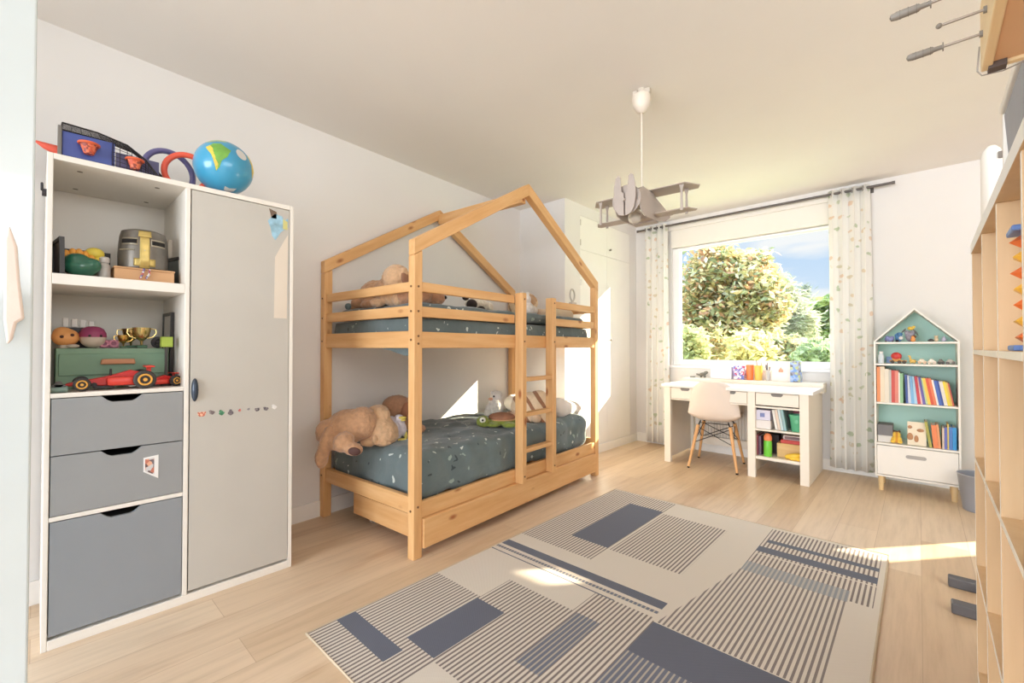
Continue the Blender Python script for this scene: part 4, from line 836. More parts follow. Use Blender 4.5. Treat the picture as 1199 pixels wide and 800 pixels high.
ba = thing('toy_banana', 'yellow plastic toy lying in front of the wooden box', 'toy', (CX1 - .09, 4.195, S0)); MB().tube([(-.055, .0, .018), (-.03, -.008, .028), (.0, -.01, .036), (.03, -.005, .042), (.05, .0, .05)], [.016, .02, .021, .018, .008], 10).ell((.0, -.012, .018), (.035, .018, .018)).ell((.035, -.01, .016), (.022, .014, .016)).build('body', mat((244, 202, 66), .4), ba, smooth=True)

# radiator under the window
rd = thing('radiator', 'white ribbed radiator on the wall under the window behind the desk', 'radiator', (-1.38, 4.822, .13)); RDM = mat((226, 219, 208), .4, var=.01)
MB().box(-.36, .34, -.008, .004, 0, .48).build('panel', RDM, rd); 
m_ = MB()
for k in range(24): m_.box(-.35 + k * .029, -.336 + k * .029, -.022, -.008, .02, .46)
m_.build('ribs', RDM, rd, bevel=.003)
for x in (-.3, .3): MB().box(x - .015, x + .015, .004, .038, .1, .38).build('bracket', RDM, rd)
MB().cyl((.36, .0, .04), (.36, 0, -.13), .008).cyl((.34, 0, .04), (.36, 0, .04), .008).build('pipe', RDM, rd, smooth=True)

# ---------------------------------------------------------------- shell chair
ch = thing('shell_chair', 'white plastic shell chair with wooden dowel legs at the desk', 'chair', (-1.395, 4.335, 0), R(8))
SH = mat((232, 218, 205), .45, var=.01)
def shell():
    m = MB(); prof = [(.235, .425, .17), (.22, .436, .195), (.15, .432, .215), (.05, .420, .225), (-.06, .418, .230), (-.13, .432, .235), (-.175, .465, .238), (-.200, .52, .232), (-.215, .58, .228), (-.228, .65, .212), (-.242, .72, .192), (-.25, .765, .170), (-.253, .785, .145), (-.254, .795, .115)]
    V = []; n = 16
    for y, z, w in prof:
        row = []
        for i in range(n + 1):
            u = -1 + 2 * i / n; lift = .055 * abs(u) ** 2.6; back = .075 * abs(u) ** 2.2
            t = max(0, min(1, (z - .43) / .12))
            row.append(m.bm.verts.new((w * u * (1 - .06 * u * u), y + back * t, z + lift * (1 - t) - .02 * t * abs(u) ** 3)))
        V.append(row)
    for j in range(len(prof) - 1):
        for i in range(n): m._f((V[j][i], V[j][i+1], V[j+1][i+1], V[j+1][i]))
    return m
shell().build('seat_shell', SH, ch, smooth=True, solid=.012, sub=1)
LGW = wood('#e3b27c', '#d49c60', 'z', 1, False); STEEL = mat((40, 36, 34), .4, .6)
for sx, sy, bx_, by_ in ((-1, -1, -.20, -.235), (1, -1, .20, -.235), (-1, 1, -.20, .20), (1, 1, .20, .20)):
    lg = MB().cyl((bx_, by_, .012), (sx*.135, sy*.125 - .01, .385), .0105, .0155, 14).build('leg', LGW, ch, smooth=True)
    MB().cyl((bx_*1.006, by_*1.006, 0), (bx_, by_, .013), .011).build('foot', STEEL, lg, smooth=True)
    MB().cyl((sx*.135, sy*.125 - .01, .375), (sx*.115, sy*.11 - .01, .425), .006).build('mount', STEEL, ch)
def brace(a, b_): MB().cyl(a, b_, .0035, n=8).build('brace', STEEL, ch)
def lp_(sx, sy, f): return (sx*.135 + (sx*.20 - sx*.135) * f, sy*.125 - .01 + ((-.235 if sy < 0 else .20) - (sy*.125 - .01)) * f, .385 - .373 * f)
for sy in (-1, 1):
    brace(lp_(-1, sy, .05), lp_(1, sy, .42)); brace(lp_(1, sy, .05), lp_(-1, sy, .42))
for sx in (-1, 1):
    brace(lp_(sx, -1, .05), lp_(sx, 1, .42)); brace(lp_(sx, 1, .05), lp_(sx, -1, .42))
for sy in (-1, 1): brace((-.12, sy*.115 - .01, .405), (.12, sy*.115 - .01, .405))

# ---------------------------------------------------------------- house bookcase
BX, BY, BW, BD = -.022, 4.43, .236, .30
bc = thing('house_bookcase', 'white house-shaped bookcase with a mint back and one drawer', 'bookcase', (BX, BY, 0)); BWM = mat((242, 238, 230), .4, var=.01); MINT = mat((196, 234, 223), .6, var=.01)
def bp(name, x0, x1, y0, y1, z0, z1, m=BWM, bev=.002): return MB().box(x0, x1, y0, y1, z0, z1).build(name, m, bc, bevel=bev)
bp('side_panel', -BW, -BW + .012, 0, BD, .11, 1.147); bp('side_panel', BW - .012, BW, 0, BD, .11, 1.147)
bp('bottom_panel', -BW + .012, BW - .012, 0, BD, .11, .124)
for z in (1.128, .962, .665, .352): bp('shelf', -BW + .012, BW - .012, .003, BD - .008, z, z + .014)
MB().prism([(-BW + .012, .124), (BW - .012, .124), (BW - .012, 1.147), (0, 1.380), (-BW + .012, 1.147)], (0, BD - .007, 0), (1, 0, 0), (0, 0, 1), (0, .006, 0)).build('back_panel', MINT, bc)
for s in (-1, 1): MB().prism([(s*BW, 1.147), (0, 1.395), (0, 1.380), (s*(BW - .012), 1.147)], (0, 0, 0), (1, 0, 0), (0, 0, 1), (0, BD, 0)).build('roof_panel', BWM, bc)
dd = bp('drawer', -BW + .014, BW - .014, -.002, .016, .128, .348); MB().prism([(.044 * (1 if abs(a) < pi/2 else -1) * 1 + .013 * cos(a), .013 * sin(a)) for a in [(-pi/2 + .01) + (pi - .02) * k / 6 for k in range(7)]] + [(-.044 + .013 * cos(a), .013 * sin(a)) for a in [pi/2 + .01 + (pi - .02) * k / 6 for k in range(7)]], (0, -.0035, .283), (1, 0, 0), (0, 0, 1), (0, .002, 0)).build('handle_slot', mat((176, 172, 168), .6), dd)
for x in (-BW + .035, BW - .035):
    for y in (.03, BD - .03): MB().cyl((x, y, 0), (x, y, .11), .015, .018, 16).build('leg', wood('#f0d6a8', '#e2c088', 'z', 1, False), bc, smooth=True)
bx0 = BX - BW + .014; bx1 = BX + BW - .014
row = [('orange', (238, 150, 96), .020, .27), ('cream', (236, 222, 196), .026, .272), ('ivory', (234, 226, 208), .024, .255), ('pale grey', (196, 196, 190), .014, .25), ('red', (208, 84, 76), .020, .245), ('salmon pink', (226, 140, 124), .020, .245), ('white', (240, 236, 228), .008, .23), ('light green', (150, 196, 150), .018, .225), ('navy', (70, 92, 160), .014, .215), ('white and blue', (206, 216, 234), .016, .21), ('sky blue', (130, 186, 232), .018, .205), ('pale blue', (176, 214, 240), .016, .205), ('crimson', (206, 72, 84), .018, .205), ('pink-white', (232, 196, 196), .010, .20), ('violet', (110, 100, 180), .016, .20), ('pale green', (190, 214, 170), .010, .195), ('yellow', (240, 204, 88), .016, .195), ('vermilion', (224, 96, 66), .016, .195), ('coral', (232, 132, 92), .014, .195), ('bright white', (244, 240, 232), .010, .185), ('blue', (76, 110, 190), .016, .18), ('deep blue', (60, 84, 160), .010, .18), ('off-white', (232, 226, 214), .018, .175), ('lemon yellow', (238, 214, 70), .014, .175), ('ochre', (226, 190, 96), .010, .172), ('brick red', (196, 90, 76), .008, .165)]
tot = sum(r[2] for r in row); lean = 0; x = bx0 + .002
avail = bx1 - bx0 - .024; k = min(1, avail / (tot * 1.03))
for i, (nm, c, w, h) in enumerate(row):
    ang = 0 if i < 8 else -min(9, (i - 7) * 1.1)
    lean_book(f'{nm} book on the bookcase book shelf, ' + ('leftmost of the row' if i == 0 else 'rightmost of the row' if i == len(row) - 1 else f'next right after the {row[i-1][0]} one'), x + (0 if ang == 0 else 0), BY + .02, .680, w * k, h, .19, c, ang, 'books on the book shelf of the house bookcase')
    x += w * k / cos(R(ang)) + (.0004 if i != 7 else .014)
ZB = .367
bk('box', 'white box on the bottom shelf of the house bookcase under the grey box', 'box', bx0 + .002, bx0 + .088, ZB, ZB + .052, BY + .05, BY + .2, mat((226, 222, 216), .6)); bk('box', 'dark grey box stacked on the white box in the house bookcase', 'box', bx0 + .001, bx0 + .092, ZB + .0525, ZB + .135, BY + .04, BY + .2, mat((126, 124, 126), .7))
tg = thing('toy_tiger', 'yellow toy animal sitting on the bottom shelf of the house bookcase', 'toy', (bx0 + .112, BY + .06, ZB)); balls([((0, 0, .03), (.034, .03, .03)), ((0, -.005, .065), (.027, .026, .025)), ((-.02, -.02, .014), (.016, .018, .014)), ((.022, -.02, .014), (.016, .018, .014))]).build('body', stripe_fur((242, 200, 78), (214, 150, 60), 70, (0, 0, 0)), tg, remesh=.005); balls([((-.016, 0, .09), (.009, .006, .009)), ((.016, 0, .09), (.009, .006, .009)), ((0, 0, .088), (.016, .014, .006))]).build('ear', mat((110, 84, 60), .7), tg, smooth=True)
o = bk('book', 'cream picture book with a brown animal cover leaning face-out in the house bookcase', 'book', bx0 + .175, bx0 + .28, ZB + .0022, ZB + .175, BY + .03, BY + .046, mat((240, 226, 200), .5), tilt=-9)
for a, b_, c, d in ((.02, .06, .10, .125), (-.03, -.005, .12, .145), (-.035, .0, .03, .09), (.005, .03, .02, .075)): MB().ell(((a + b_) / 2 - .02, -.0105 + (c + d) / 2 * .158, (c + d) / 2), ((b_ - a) / 2, .002, (d - c) / 2)).build('picture', mat((190, 140, 100), .6, var=.2), o)
lower = [('olive green', (176, 172, 84), .020, .185, -8), ('orange', (240, 140, 90), .034, .165, -4), ('salmon orange', (236, 160, 110), .016, .17, -4), ('beige', (222, 200, 180), .014, .15, 0), ('violet-blue', (106, 116, 190), .018, .155, 0), ('yellow-spined', (226, 200, 110), .010, .18, 0), ('blue', (84, 130, 200), .022, .16, 0), ('bright cyan-blue', (60, 156, 222), .026, .16, 0)]
x = bx0 + .295; 
for i, (nm, c, w, h, ang) in enumerate(lower):
    w *= .78; x += h * sin(R(-ang)) * .0
    lean_book(f'{nm} book standing on the bottom shelf at the right of the house bookcase', x, BY + .03, ZB, w, h, .18, c, ang, 'books on the bottom shelf of the house bookcase'); x += w / cos(R(ang)) + (.006 if i in (0, 2) else .001)
ZR, ZS = 1.143, .977
def mini(name, label, x, z, lst, m, parts=(), y=.08, vox=.0035):
    t = thing(name, label, 'toy', (x, BY + y, z)); balls(lst).build('body', m, t, remesh=vox)
    add_parts(t, parts)
    return t
mini('toy_creature', 'small blue-violet toy creature at the left under the bookcase roof', BX - .145, ZR, [((0, 0, .022), (.03, .02, .02)), ((-.012, -.006, .036), (.013, .013, .013)), ((.018, 0, .034), (.012, .012, .012))], mat((140, 146, 196), .5, var=.3, vscale=60), [('foot', [((-.02, -.014, .006), .006), ((.02, -.014, .006), .006)], mat((110, 96, 110), .6))])
mini('toy_creature', 'blue and black toy figure with white face next to the blue-violet one', BX - .09, ZR, [((0, 0, .03), (.022, .02, .03)), ((.004, 0, .06), (.02, .016, .014)), ((-.016, 0, .05), (.01, .01, .012))], mat((80, 130, 176), .4, var=.45, vscale=50), [('face', [((.012, -.014, .03), (.014, .008, .014))], mat((236, 232, 228), .5)), ('foot', [((-.008, -.012, .008), (.012, .01, .008))], BLK)])
mini('toy_robot', 'tall grey and violet toy figure with a yellow head under the bookcase roof', BX - .025, ZR, [((0, 0, .04), (.028, .018, .04)), ((-.02, 0, .07), (.014, .012, .02)), ((.015, 0, .065), (.014, .012, .024))], mat((150, 146, 160), .4, var=.35, vscale=60), [('head', [((.004, -.004, .102), (.020, .016, .014)), ((.02, -.008, .112), (.01, .006, .01))], mat((232, 196, 80), .4)), ('arm', [((-.036, 0, .085), (.006, .006, .02), (0, R(40), 0)), ((.03, 0, .075), (.006, .006, .03), (0, R(-30), 0))], mat((110, 116, 110), .5))])
mini('toy_doll', 'little brown-haired doll in orange in front of the tall toy figure', BX - .008, ZR, [((0, 0, .015), (.016, .013, .016)), ((0, 0, .034), (.012, .011, .011))], mat((236, 160, 90), .5), [('hair', [((.004, .004, .038), (.015, .012, .012))], mat((104, 66, 44), .6))], y=.035)
mini('toy_car', 'flat dark toy car under the right slope of the bookcase roof', BX + .09, ZR, [((0, 0, .009), (.022, .012, .008)), ((.0, 0, .015), (.012, .01, .007))], mat((92, 88, 84), .5))
mini('toy_bear', 'tiny cream toy animal under the right slope of the bookcase roof', BX + .118, ZR, [((0, 0, .014), (.013, .012, .015)), ((0, -.003, .032), (.011, .010, .010)), ((-.008, 0, .043), .005), ((.008, 0, .043), .005)], mat((236, 212, 178), .7))
mini('toy_ghost', 'tiny pale lavender toy right of the cream animal under the bookcase roof', BX + .158, ZR, [((0, 0, .014), (.015, .012, .014)), ((0, 0, .03), (.008, .008, .012))], mat((206, 206, 232), .5))
bt = thing('bottle', 'translucent white bottle at the left of the bookcase toy shelf', 'bottle', (BX - .195, BY + .06, ZS)); MB().lathe([(.017, 0), (.019, .006), (.019, .06), (.011, .075)], 18).build('bottle_body', mat((216, 226, 230), .2), bt, smooth=True); MB().lathe([(.011, .075), (.013, .077), (.013, .092), (0, .094)], 16).build('cap', mat((240, 240, 238), .4), bt, smooth=True)
bk('box', 'small blue box at the back left of the bookcase toy shelf', 'box', BX - .17, BX - .125, ZS, ZS + .05, BY + .2, BY + .24, mat((140, 170, 216), .5))
tt = thing('toy_truck', 'wooden toy truck carrying a round red top on the bookcase toy shelf', 'toy', (BX - .10, BY + .07, ZS)); MB().ell((-.005, 0, .056), (.032, .026, .030)).build('dome', mat((212, 70, 66), .4, var=.15, vscale=50), tt, smooth=True); MB().box(-.045, .055, -.018, .018, .014, .026).box(-.03, .02, -.016, .016, .026, .04).build('truck_body', mat((222, 160, 84), .5), tt, bevel=.003)
for x in (-.028, .012, .04):
    MB().cyl((x, -.026, .0122), (x, .026, .0122), .012, n=14).build('wheel', mat((80, 66, 56), .6), tt, smooth=True)
mini('toy_giraffe', 'yellow toy animal in the middle of the bookcase toy shelf', BX - .012, ZS, [((0, 0, .02), (.022, .012, .014)), ((-.014, 0, .042), (.007, .007, .02)), ((-.02, 0, .058), (.01, .007, .007))] + [((x, y, .008), (.004, .004, .01)) for x in (-.012, .012) for y in (-.007, .007)], mat((234, 196, 104), .5))
def mini_car(label, x, w, c1, c2):
    t = thing('toy_car', label, 'toy car', (x, BY + .06, ZS)); MB().prism([(-w, .01), (w, .01), (w, .022), (w*.5, .026), (w*.3, .038), (-w*.5, .038), (-w*.75, .024), (-w, .022)], (0, -.014, 0), (1, 0, 0), (0, 0, 1), (0, .028, 0)).build('car_body', mat(c1, .4), t, bevel=.003)
    for xx in (-w*.55, w*.55): MB().cyl((xx, -.017, .0102), (xx, .017, .0102), .010, n=14).build('wheel', mat(c2, .5), t, smooth=True)
mini_car('cream toy car right of the yellow animal on the bookcase toy shelf', BX + .04, .026, (238, 222, 196), (214, 180, 150)); mini_car('white toy car in the right half of the bookcase toy shelf', BX + .093, .024, (240, 234, 220), (222, 204, 186)); mini_car('dark green-black toy car right of the white car on the bookcase toy shelf', BX + .141, .018, (112, 108, 96), (70, 64, 60)); mini_car('grey toy wagon at the right end of the bookcase toy shelf', BX + .19, .026, (186, 180, 170), (110, 104, 100))

# grey bin beyond the shelf, and dark feet of a stool standing behind it
bi = thing('bin', 'grey wedge-bottomed waste bin by the wall right of the house bookcase', 'bin', (.30, 4.32, 0)); MB().lathe([(.085, 0), (.09, .004), (.115, .24), (.119, .245), (.112, .245), (.085, .012), (0, .012)], 28).build('bin_body', mat((150, 154, 164), .4, var=.04), bi, smooth=True); MB().ring((0, 0, .243), .116, .004, n=28, k=6).build('rim', mat((168, 172, 180), .4), bi, smooth=True)
sb_ = thing('rowing_frame', 'low dark grey base bars on the floor behind the cube shelf', 'base', (.12, 2.60, 0)); DGM = mat((92, 90, 92), .6)
MB().box(-.03, .42, .26, .31, 0, .045).build('foot_bar', DGM, sb_, bevel=.006); MB().box(-.03, .42, -.02, .035, 0, .045).build('foot_bar', DGM, sb_, bevel=.006); MB().box(.18, .23, .035, .26, .0, .04).build('link_bar', DGM, sb_, bevel=.004)
# ---------------------------------------------------------------- cube shelf on the right
SR = R(-.65)
cs = thing('cube_shelf', 'tall pale birch cube shelf along the right side', 'shelf', (.1095, 0, 0), SR)
Y1 = 2.14; PIT = .355; NC = 5; Y0 = Y1 - PIT * NC - .03; SDP = .39
BIR, EDGE = wood('#d6b78e', '#ccaa80', 'z', .5, False, .5), mat((246, 238, 224), .45, var=.01)
TOPE = mat((240, 238, 236), .4, var=.01)
def sp_(name, y0, y1, z0, z1, x0=0, x1=SDP, edge=EDGE): return MB().box(x0, x1, y0, y1, z0, z1, front=4).build(name, [BIR, edge], cs, bevel=.0015)
SZ = [.026, .372, .728, 1.085, 1.414]; STOP = SZ[-1] + .033
sp_('side_panel', Y1 - .016, Y1, 0, SZ[-1]); sp_('side_panel', Y0, Y0 + .03, 0, SZ[-1]); sp_('top_panel', Y0, Y1, SZ[-1], STOP, -.002, SDP, TOPE); sp_('bottom_panel', Y0 + .03, Y1 - .016, 0, .03)
div_y = [Y1 - .008 - PIT * k for k in range(1, NC)]
for y in div_y: sp_('divider', y - .007, y + .007, .03, SZ[-1], .001)
edges = [Y1 - .016] + div_y + [Y0 + .03]
for z in SZ[1:4]:
    for a, b_ in zip(edges, edges[1:]):
        sp_('shelf', b_ + (.007 if b_ != edges[-1] else 0), a - (.007 if a != edges[0] else 0), z - .008, z + .008, .0005)
def sh(x, y, z): return Vector((.1095, 0, 0)) + Matrix.Rotation(SR, 3, 'Z') @ Vector((x, y, z))
# toy tower in the third bay
yb = (edges[2] + edges[3]) / 2
tw = thing('toy_tower', 'orange and yellow zigzag toy tower between blue plates in the cube shelf', 'toy', sh(.050, 1.30, SZ[3] + .0085), SR)
BLP = mat((98, 132, 196), .45); MB().box(-.042, .046, -.042, .042, 0, .011).build('base_plate', BLP, tw, bevel=.003); MB().box(-.042, .046, -.042, .042, .229, .240).build('top_plate', BLP, tw, bevel=.003)
OR_, YE_ = mat((240, 120, 52), .45), mat((250, 196, 70), .45)
for k in range(7):
    z = .011 + k * .03114; col = (OR_, YE_)[k % 2]
    m = MB(); m.lathe([(.022, z), (.042, z + .0155), (.022, z + .031)], 6 if k % 2 else 5, Matrix.Rotation(k * .5, 4, 'Z')); m.build('segment', col, tw)
cb = thing('book_box', 'dark red-topped box in the third row of the cube shelf', 'box', sh(.045, edges[3] - .0, SZ[2] + .0085) if False else sh(.052, edges[2] - .305, SZ[2] + .0085), SR); MB().box(-.03, .22, -.02, .022, 0, .26).build('body', mat((66, 58, 78), .6), cb, bevel=.003); MB().box(-.031, .221, -.021, .023, .26, .29).build('red_top', mat((214, 84, 66), .5), cb, bevel=.003)
kn = MB().rbox((0, 0, .14), (.24, .07, .28), .03, 18, .008, 14, 4).build('knitted_bag', stripe_fur((206, 116, 124), (170, 74, 92), 60, (0, R(90), 0)), None, smooth=True, loc=sh(.135, edges[2] - .300, SZ[1] + .0085), rz=SR); tag(kn, 'pink-red knitted bag in the second row up of the cube shelf', 'bag')
# on top of the shelf
ct = thing('canister', 'slim white round-topped canister standing at the far end of the cube shelf top', 'canister', sh(.043, 2.06, STOP), 0); MB().lathe([(.023, 0), (.025, .004), (.025, .255), (.021, .28), (.010, .294), (0, .296)], 24).build('canister_body', mat((244, 240, 232), .4, var=.01), ct, smooth=True); MB().box(.012, .024, -.027, -.018, .245, .265).build('latch', mat((120, 112, 104), .5), ct)
gbx = thing('storage_box', 'white-edged grey fabric storage box on top of the cube shelf', 'storage box', sh(.037, 1.30, STOP), SR); GF = mat((162, 164, 172), .8, bmp=.2, bscale=150)
MB().prism([(0, 0), (.30, 0), (.30, .20), (-.012, .20)], (0, -.12, 0), (1, 0, 0), (0, 0, 1), (0, .36, 0)).build('box_body', GF, gbx, bevel=.004); MB().box(-.018, .305, -.125, .245, .201, .222).build('lid', mat((240, 236, 228), .5), gbx, bevel=.003); MB().box(-.014, -.002, .235, .246, 0, .20).build('edge_strip', mat((240, 236, 228), .5), gbx)
# table football game: sits on the shelf top and overhangs its front edge
fb = thing('table_football', 'wooden table football game on top of the cube shelf, rods sticking out', 'game', sh(0, 0, STOP + .012), SR); FW = wood('#eed6ac', '#e4c795', 'y', 1, False); FU = mat((222, 178, 136), .6, var=.03)
fx0, fx1, fy0, fy1 = -.056, .33, .42, .835
MB().box(fx0 + .006, fx1 - .006, fy0 + .006, fy1 - .006, .004, .010).build('underside', FU, fb)
for nm, a in (('side_board', (fx0, fx0 + .010, fy0, fy1, 0, .085)), ('side_board', (fx1 - .010, fx1, fy0, fy1, 0, .085)), ('end_board', (fx0 + .010, fx1 - .010, fy1 - .010, fy1, 0, .085)), ('end_board', (fx0 + .010, fx1 - .010, fy0, fy0 + .010, 0, .085))): MB().box(*a).build(nm, FW, fb, bevel=.0015)
MB().box(fx0 + .006, fx0 + .022, fy1 - .014, fy1 + .001, -.0035, .010).build('pad', mat((92, 80, 76), .8), fb); MB().tube([(fx0 - .001, fy1 - .002, .034), (fx0 - .003, fy1 + .0015, .004), (fx0 + .001, fy1 + .002, -.003), (fx0 + .02, fy1 + .003, -.004), (fx0 + .042, fy1 + .002, .001)], .0009, 6).build('tape', mat((150, 142, 134), .3), fb, smooth=True)
for x in (.13, .30):
    for y in (.45, .80): MB().cyl((x, y, -.012), (x, y, .006), .010, n=12).build('foot', mat((70, 62, 58), .8), fb)
RODM, HGR = mat((150, 140, 130), .35, .6), mat((128, 122, 114), .55)
for y, long_, end in ((.800, .077, 'h'), (.745, .036, 'k'), (.688, .089, 'h'), (.60, .04, 'k'), (.52, .07, 'h')):
    zr = .034
    rod_ = MB().cyl((fx0 - .004 - (long_ - .045 if end == 'h' else long_), y, zr), (fx1 + .02, y, zr), .0016, n=10).build('rod', RODM, fb, smooth=True)
    MB().cyl((fx0 - .003, y, zr), (fx0 + .0, y, zr), .004, n=12).build('bushing', HGR, rod_)
    if end == 'h':
        x = fx0 - long_ + .042; M = Matrix.Translation((x, y, zr)) @ Matrix.Rotation(R(-90), 4, 'Y')
        MB().lathe([(.0055, 0), (.0055, .0012), (.0028, .0014), (.0030, .009), (.0044, .011), (.0047, .03), (.0036, .035), (0, .0365)], 16, M).build('handle', HGR, rod_, smooth=True)
        for k in range(5): MB().ring((x - .0125 - k*.0036, y, zr), .00475, .0004, (1, 0, 0), 14, 4).build('grip_ring', mat((112, 106, 98), .6), rod_) if k % 2 == 0 else None
    else: MB().ell((fx0 - long_ - .004, y, zr), .0032, n=10, m=8).build('knob', HGR, rod_, smooth=True)

# ---------------------------------------------------------------- biplane pendant lamp
LX, LYp = -1.115, 2.265
pl = thing('pendant_lamp', 'grey biplane-shaped pendant lamp hanging from the ceiling', 'lamp', (LX, LYp, 0), R(4)); PG = mat((176, 164, 155), .55, var=.02); CRM = mat((224, 213, 198), .4)
MB().lathe([(0, 2.40), (.010, 2.395), (.024, 2.402), (.045, 2.435), (.050, 2.47), (.048, 2.492), (0, 2.492)], 28).build('ceiling_cup', CRM, pl, smooth=True)
MB().lathe([(.035, 2.492), (.035, 2.503), (.02, 2.503), (.02, 2.53), (0, 2.53)], 20).box(-.045, -.02, -.015, .01, 2.495, 2.525).box(.01, .05, -.01, .012, 2.495, 2.522).build('ceiling_hook', mat((216, 206, 192), .3, .2), pl)
MB().cyl((0, 0, 1.93), (0, 0, 2.40), .0045, n=8).build('cord', mat((228, 216, 202), .5), pl, smooth=True)
zt_, zl = 1.935, 1.815
def wing(z, x0, x1, y0, y1, name, tip=.05):
    pts = [(x0 + tip, y0), (x1 - tip, y0), (x1, (y0 + y1) / 2 + .02), (x1 - tip * .4, y1), (x0 + tip * .4, y1), (x0, (y0 + y1) / 2 + .02)]
    return MB().prism(pts, (0, 0, z), (1, 0, 0), (0, 1, 0), (0, 0, .005)).build(name, PG, pl, bevel=.0015)
wing(zt_, -.30, .30, -.06, .07, 'upper_wing'); wing(zl, -.285, -.055, -.03, .05, 'lower_wing', .03); wing(zl, .055, .285, -.03, .05, 'lower_wing', .03)
for sx in (-1, 1):
    for y in (-.045, .035): MB().prism([(-.004, zl - .012), (.010, zl - .012), (.008, zt_ - .03), (.016, zt_ + .006), (-.010, zt_ + .006), (-.002, zt_ - .03)], (sx*.225, y, 0), (sx, 0, 0), (0, 0, 1), (0, .006, 0)).build('strut', PG, pl, bevel=.001)
# slatted fuselage: three long side profiles and round frames
prof = [(-.20, 1.835), (-.215, 1.865), (-.20, 1.905), (-.15, 1.932), (.0, 1.932), (.02, 1.918), (.10, 1.905), (.20, 1.885), (.245, 1.885), (.25, 1.860), (.18, 1.825), (.06, 1.795), (-.10, 1.785), (-.17, 1.795)]
for x in (-.070, .065):
    MB().prism(prof, (x, 0, 0), (0, 1, 0), (0, 0, 1), (.005, 0, 0)).build('side_profile', PG, pl, bevel=.0015)
MB().prism([(-.065, 1.79), (.065, 1.79), (.065, 1.80), (-.065, 1.80)], (0, .02, 0), (1, 0, 0), (0, 0, 1), (0, .05, 0)).build('belly_panel', PG, pl); MB().box(-.065, .065, -.15, .02, 1.925, 1.930).build('top_panel', PG, pl)
MB().box(-.065, .065, -.03, .03, 1.80, 1.806).build('cross_frame', PG, pl)
# engine cowl with two upright propeller blades
def disc(r, y, name, r0=0): return MB().prism([(r * cos(a), 1.862 + r * sin(a)) for a in [2*pi*k/26 for k in range(26)]], (0, y, 0), (1, 0, 0), (0, 0, 1), (0, .005, 0)).build(name, PG, pl, bevel=.001)
disc(.078, -.205, 'cowl_disc'); 
bl_ = [(.0, 1.775), (.028, 1.782), (.046, 1.81), (.056, 1.86), (.054, 1.93), (.044, 1.975), (.030, 1.985), (.018, 1.975), (.014, 1.93), (.012, 1.90), (.0, 1.89)]
for s in (-1, 1): MB().prism([(p[0], p[1]) for p in bl_], (s*.004, -.228, 0), (s, 0, 0), (0, 0, 1), (0, .006, 0)).build('propeller_blade', PG, pl, bevel=.0015)
MB().cyl((0, -.245, 1.855), (0, -.2, 1.855), .008).build('propeller_hub', PG, pl, smooth=True)
MB().prism([(.15, 1.87), (.25, 1.88), (.26, 1.955), (.235, 1.965), (.20, 1.93)], (-.003, 0, 0), (0, 1, 0), (0, 0, 1), (.006, 0, 0)).build('tail_fin', PG, pl, bevel=.001); MB().prism([(-.11, .18), (.11, .18), (.12, .215), (.08, .25), (-.08, .25), (-.12, .215)], (0, 0, 1.872), (1, 0, 0), (0, 1, 0), (0, 0, .005)).build('tail_plane', PG, pl)
MB().cyl((0, -.03, 1.93), (0, -.03, 1.86), .02, n=16).build('socket', CRM, pl, smooth=True)
bm_, nt, b = nodes_of('bulb_glass', .05); b.inputs['Base Color'].default_value = lin((240, 232, 220)); b.inputs['Transmission Weight'].default_value = .6; b.inputs['IOR'].default_value = 1.2
MB().lathe([(.014, 1.862), (.018, 1.85), (.034, 1.822), (.036, 1.805), (.028, 1.788), (0, 1.776)], 20, Matrix.Translation((0, -.10, -.018))).build('bulb', bm_, pl, smooth=True); MB().cyl((0, -.10, 1.843), (0, -.10, 1.925), .014, n=14).build('bulb_socket', CRM, pl, smooth=True)

# ---------------------------------------------------------------- garden outside
rnd = random.Random(11)
gr = MB().box(-30, 30, YB + .35, 70, -.5, -.4).build('ground', mat((128, 146, 84), .95, var=.25, vscale=1.5)); struct(gr)
def foliage(name, parent, blobs, n, size, cols, seed, spiky=False):
    r_ = random.Random(seed); m = MB(); tot = sum(b_[1][0]*b_[1][1]*b_[1][2] for b_ in blobs)
    for c, rr in blobs:
        k = int(n * rr[0]*rr[1]*rr[2] / tot); q = None; av = (rr[0]*rr[1]*rr[2]) ** (1/3)
        for i_ in range(k):
            if q is None or i_ % 26 == 0:
                d = Vector((r_.gauss(0, 1), r_.gauss(0, 1), r_.gauss(0, 1))).normalized(); f = r_.uniform(.3, 1.12) ** .6
                q = Vector(c) + Vector((d.x*rr[0], d.y*rr[1], d.z*rr[2])) * f; tone = r_.random()
            sg = .16 * av + .04
            p = q + Vector((r_.gauss(0, sg), r_.gauss(0, sg), r_.gauss(0, sg * .8)))
            a = Vector((r_.gauss(0, 1), r_.gauss(0, 1), r_.gauss(0, .6))).normalized(); b_ = a.orthogonal().normalized(); b_ = (b_ * cos(r_.uniform(0, 6.3)) + a.cross(b_) * sin(r_.uniform(0, 6.3))).normalized()
            s = size * r_.uniform(.6, 1.3); w = s * (.12 if spiky else .42)
            m.mi = min(len(cols) - 1, int(((tone + .55 * r_.random()) % 1.0) * len(cols)))
            nn = a.cross(b_)
            V = [m.bm.verts.new(q) for q in (p - a*s, p - a*s*.2 + b_*w + nn*s*.08, p + a*s, p - a*s*.2 - b_*w + nn*s*.08)]; m._f(V)
    return m.build(name, [leafm(c) for c in cols], parent)
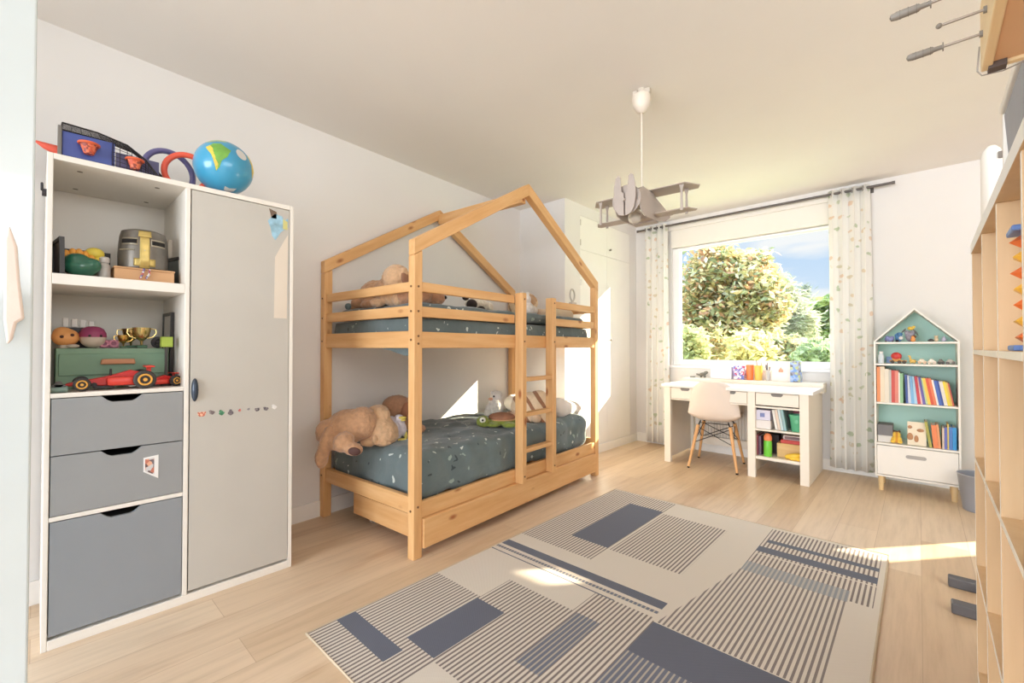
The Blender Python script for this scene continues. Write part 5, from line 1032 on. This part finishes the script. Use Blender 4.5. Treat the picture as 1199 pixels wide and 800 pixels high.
def leafm(c):
    key = ('leaf', c)
    if key in MATS: return MATS[key]
    m, nt, b = nodes_of('leaf', .55); cc = ramp(nt, nnoise(nt, coord(nt), 9, 2), [(.3, shade(lin(c), .8)), (.7, shade(lin(c), 1.25))]); nt.links.new(cc, b.inputs['Base Color'])
    t = nt.nodes.new('ShaderNodeBsdfTranslucent'); nt.links.new(cc, t.inputs[0]); ms = nt.nodes.new('ShaderNodeMixShader'); ms.inputs[0].default_value = .5
    nt.links.new(b.outputs[0], ms.inputs[1]); nt.links.new(t.outputs[0], ms.inputs[2]); nt.links.new(ms.outputs[0], nt.nodes['Material Output'].inputs[0]); MATS[key] = m; return m
BARK = mat((120, 100, 84), .9, var=.2, bmp=.4, bscale=30)
def tree(name, label, px, py_, Y, blobs_px, n, size, cols, seed, spiky=False, trunk=.09):
    """blobs given as photo pixel centre + pixel radii at depth Y: turned into real crowns of that size"""
    base = on_y(px, py_, Y); t = thing(name, label, 'tree', (base.x, Y, -.4)); bl = []
    for bx_, by_, rx_, rz_ in blobs_px:
        p = on_y(bx_, by_, Y); q = on_y(bx_ + rx_, by_, Y); s = (p - CP).length; dep = (p - CP).dot(Vector((-sin(YAW), cos(YAW), 0))); rz = rz_ / F_PX * dep; rx = abs(q.x - p.x)
        bl.append(((p.x - base.x, rnd.uniform(-.3, .3), p.z + .4), (rx, rx, rz)))
    foliage('foliage', t, bl, n, size, cols, seed, spiky)
    m = MB(); top = max(b_[0][2] for b_ in bl)
    m.tube([(0, 0, 0), (.03, .02, top * .4), (-.04, 0, top * .75)], [trunk, trunk * .75, trunk * .35], 8)
    for c, rr in bl: m.tube([(.02, .01, top * .35), (c[0] * .6, c[1] * .6, (top * .35 + c[2]) / 2), c], [trunk * .4, trunk * .25, trunk * .1], 6)
    m.build('trunk', BARK, t, smooth=True); return t
OLV = [(186, 178, 122), (212, 194, 140), (154, 156, 108), (222, 198, 150), (206, 160, 122), (132, 140, 100), (216, 214, 182)]
tree('magnolia_tree', 'big olive and rust leaved tree filling the left of the window view', 850, 407, 11.5, [(838, 322, 30, 36), (868, 340, 30, 40), (886, 322, 20, 34), (818, 345, 24, 40), (846, 380, 36, 36), (890, 372, 30, 34), (815, 395, 22, 30), (906, 352, 16, 30)], 11000, .105, OLV, 3, trunk=.16)
tree('silvery_shrub', 'feathery pale grey-green shrub right of the big tree outside', 925, 407, 15.5, [(922, 372, 18, 40), (936, 384, 18, 34), (908, 390, 20, 34), (918, 345, 9, 26), (946, 380, 12, 26)], 5000, .16, [(186, 186, 160), (166, 172, 140), (206, 200, 176), (150, 156, 120)], 5, True, .07)
tree('round_tree', 'green round tree further off at the right of the window view', 966, 407, 18, [(966, 372, 16, 26), (972, 394, 18, 26), (952, 398, 14, 20), (984, 384, 16, 30)], 4500, .17, [(140, 158, 84), (116, 138, 76), (168, 178, 100), (92, 116, 72)], 7, False, .12)
tree('cypress', 'slim dark bare-topped tree poking up behind the silvery shrub', 944, 407, 22, [(943, 352, 5, 22), (944, 380, 7, 24)], 900, .14, [(140, 146, 128), (120, 128, 110)], 9, True, .05)
for i, (px, ps, cols, lb) in enumerate(((806, [(806, 408, 16, 20)], [(190, 192, 140), (166, 170, 120), (206, 198, 150)], 'light green bush at the left window frame outside'), (842, [(840, 412, 22, 20), (826, 414, 14, 16)], [(186, 176, 126), (156, 154, 104), (206, 176, 130)], 'olive bush low under the big tree outside'), (884, [(880, 412, 22, 20)], [(216, 200, 136), (180, 176, 120), (226, 214, 160)], 'yellow-green bush low in the middle of the window view'), (920, [(920, 412, 20, 20)], [(150, 158, 114), (176, 176, 136), (206, 178, 126)], 'mixed green and amber bush low right of the yellow-green one'), (960, [(960, 416, 24, 14)], [(140, 158, 112), (160, 172, 126)], 'dark green hedge low at the right of the window view'))):
    t = tree('garden_bush', lb, px, 407, (8.6, 9.9, 8.7, 10.0, 8.8)[i], ps, 1500, .075, cols, 20 + i, False, .03); t['category'] = 'bush'
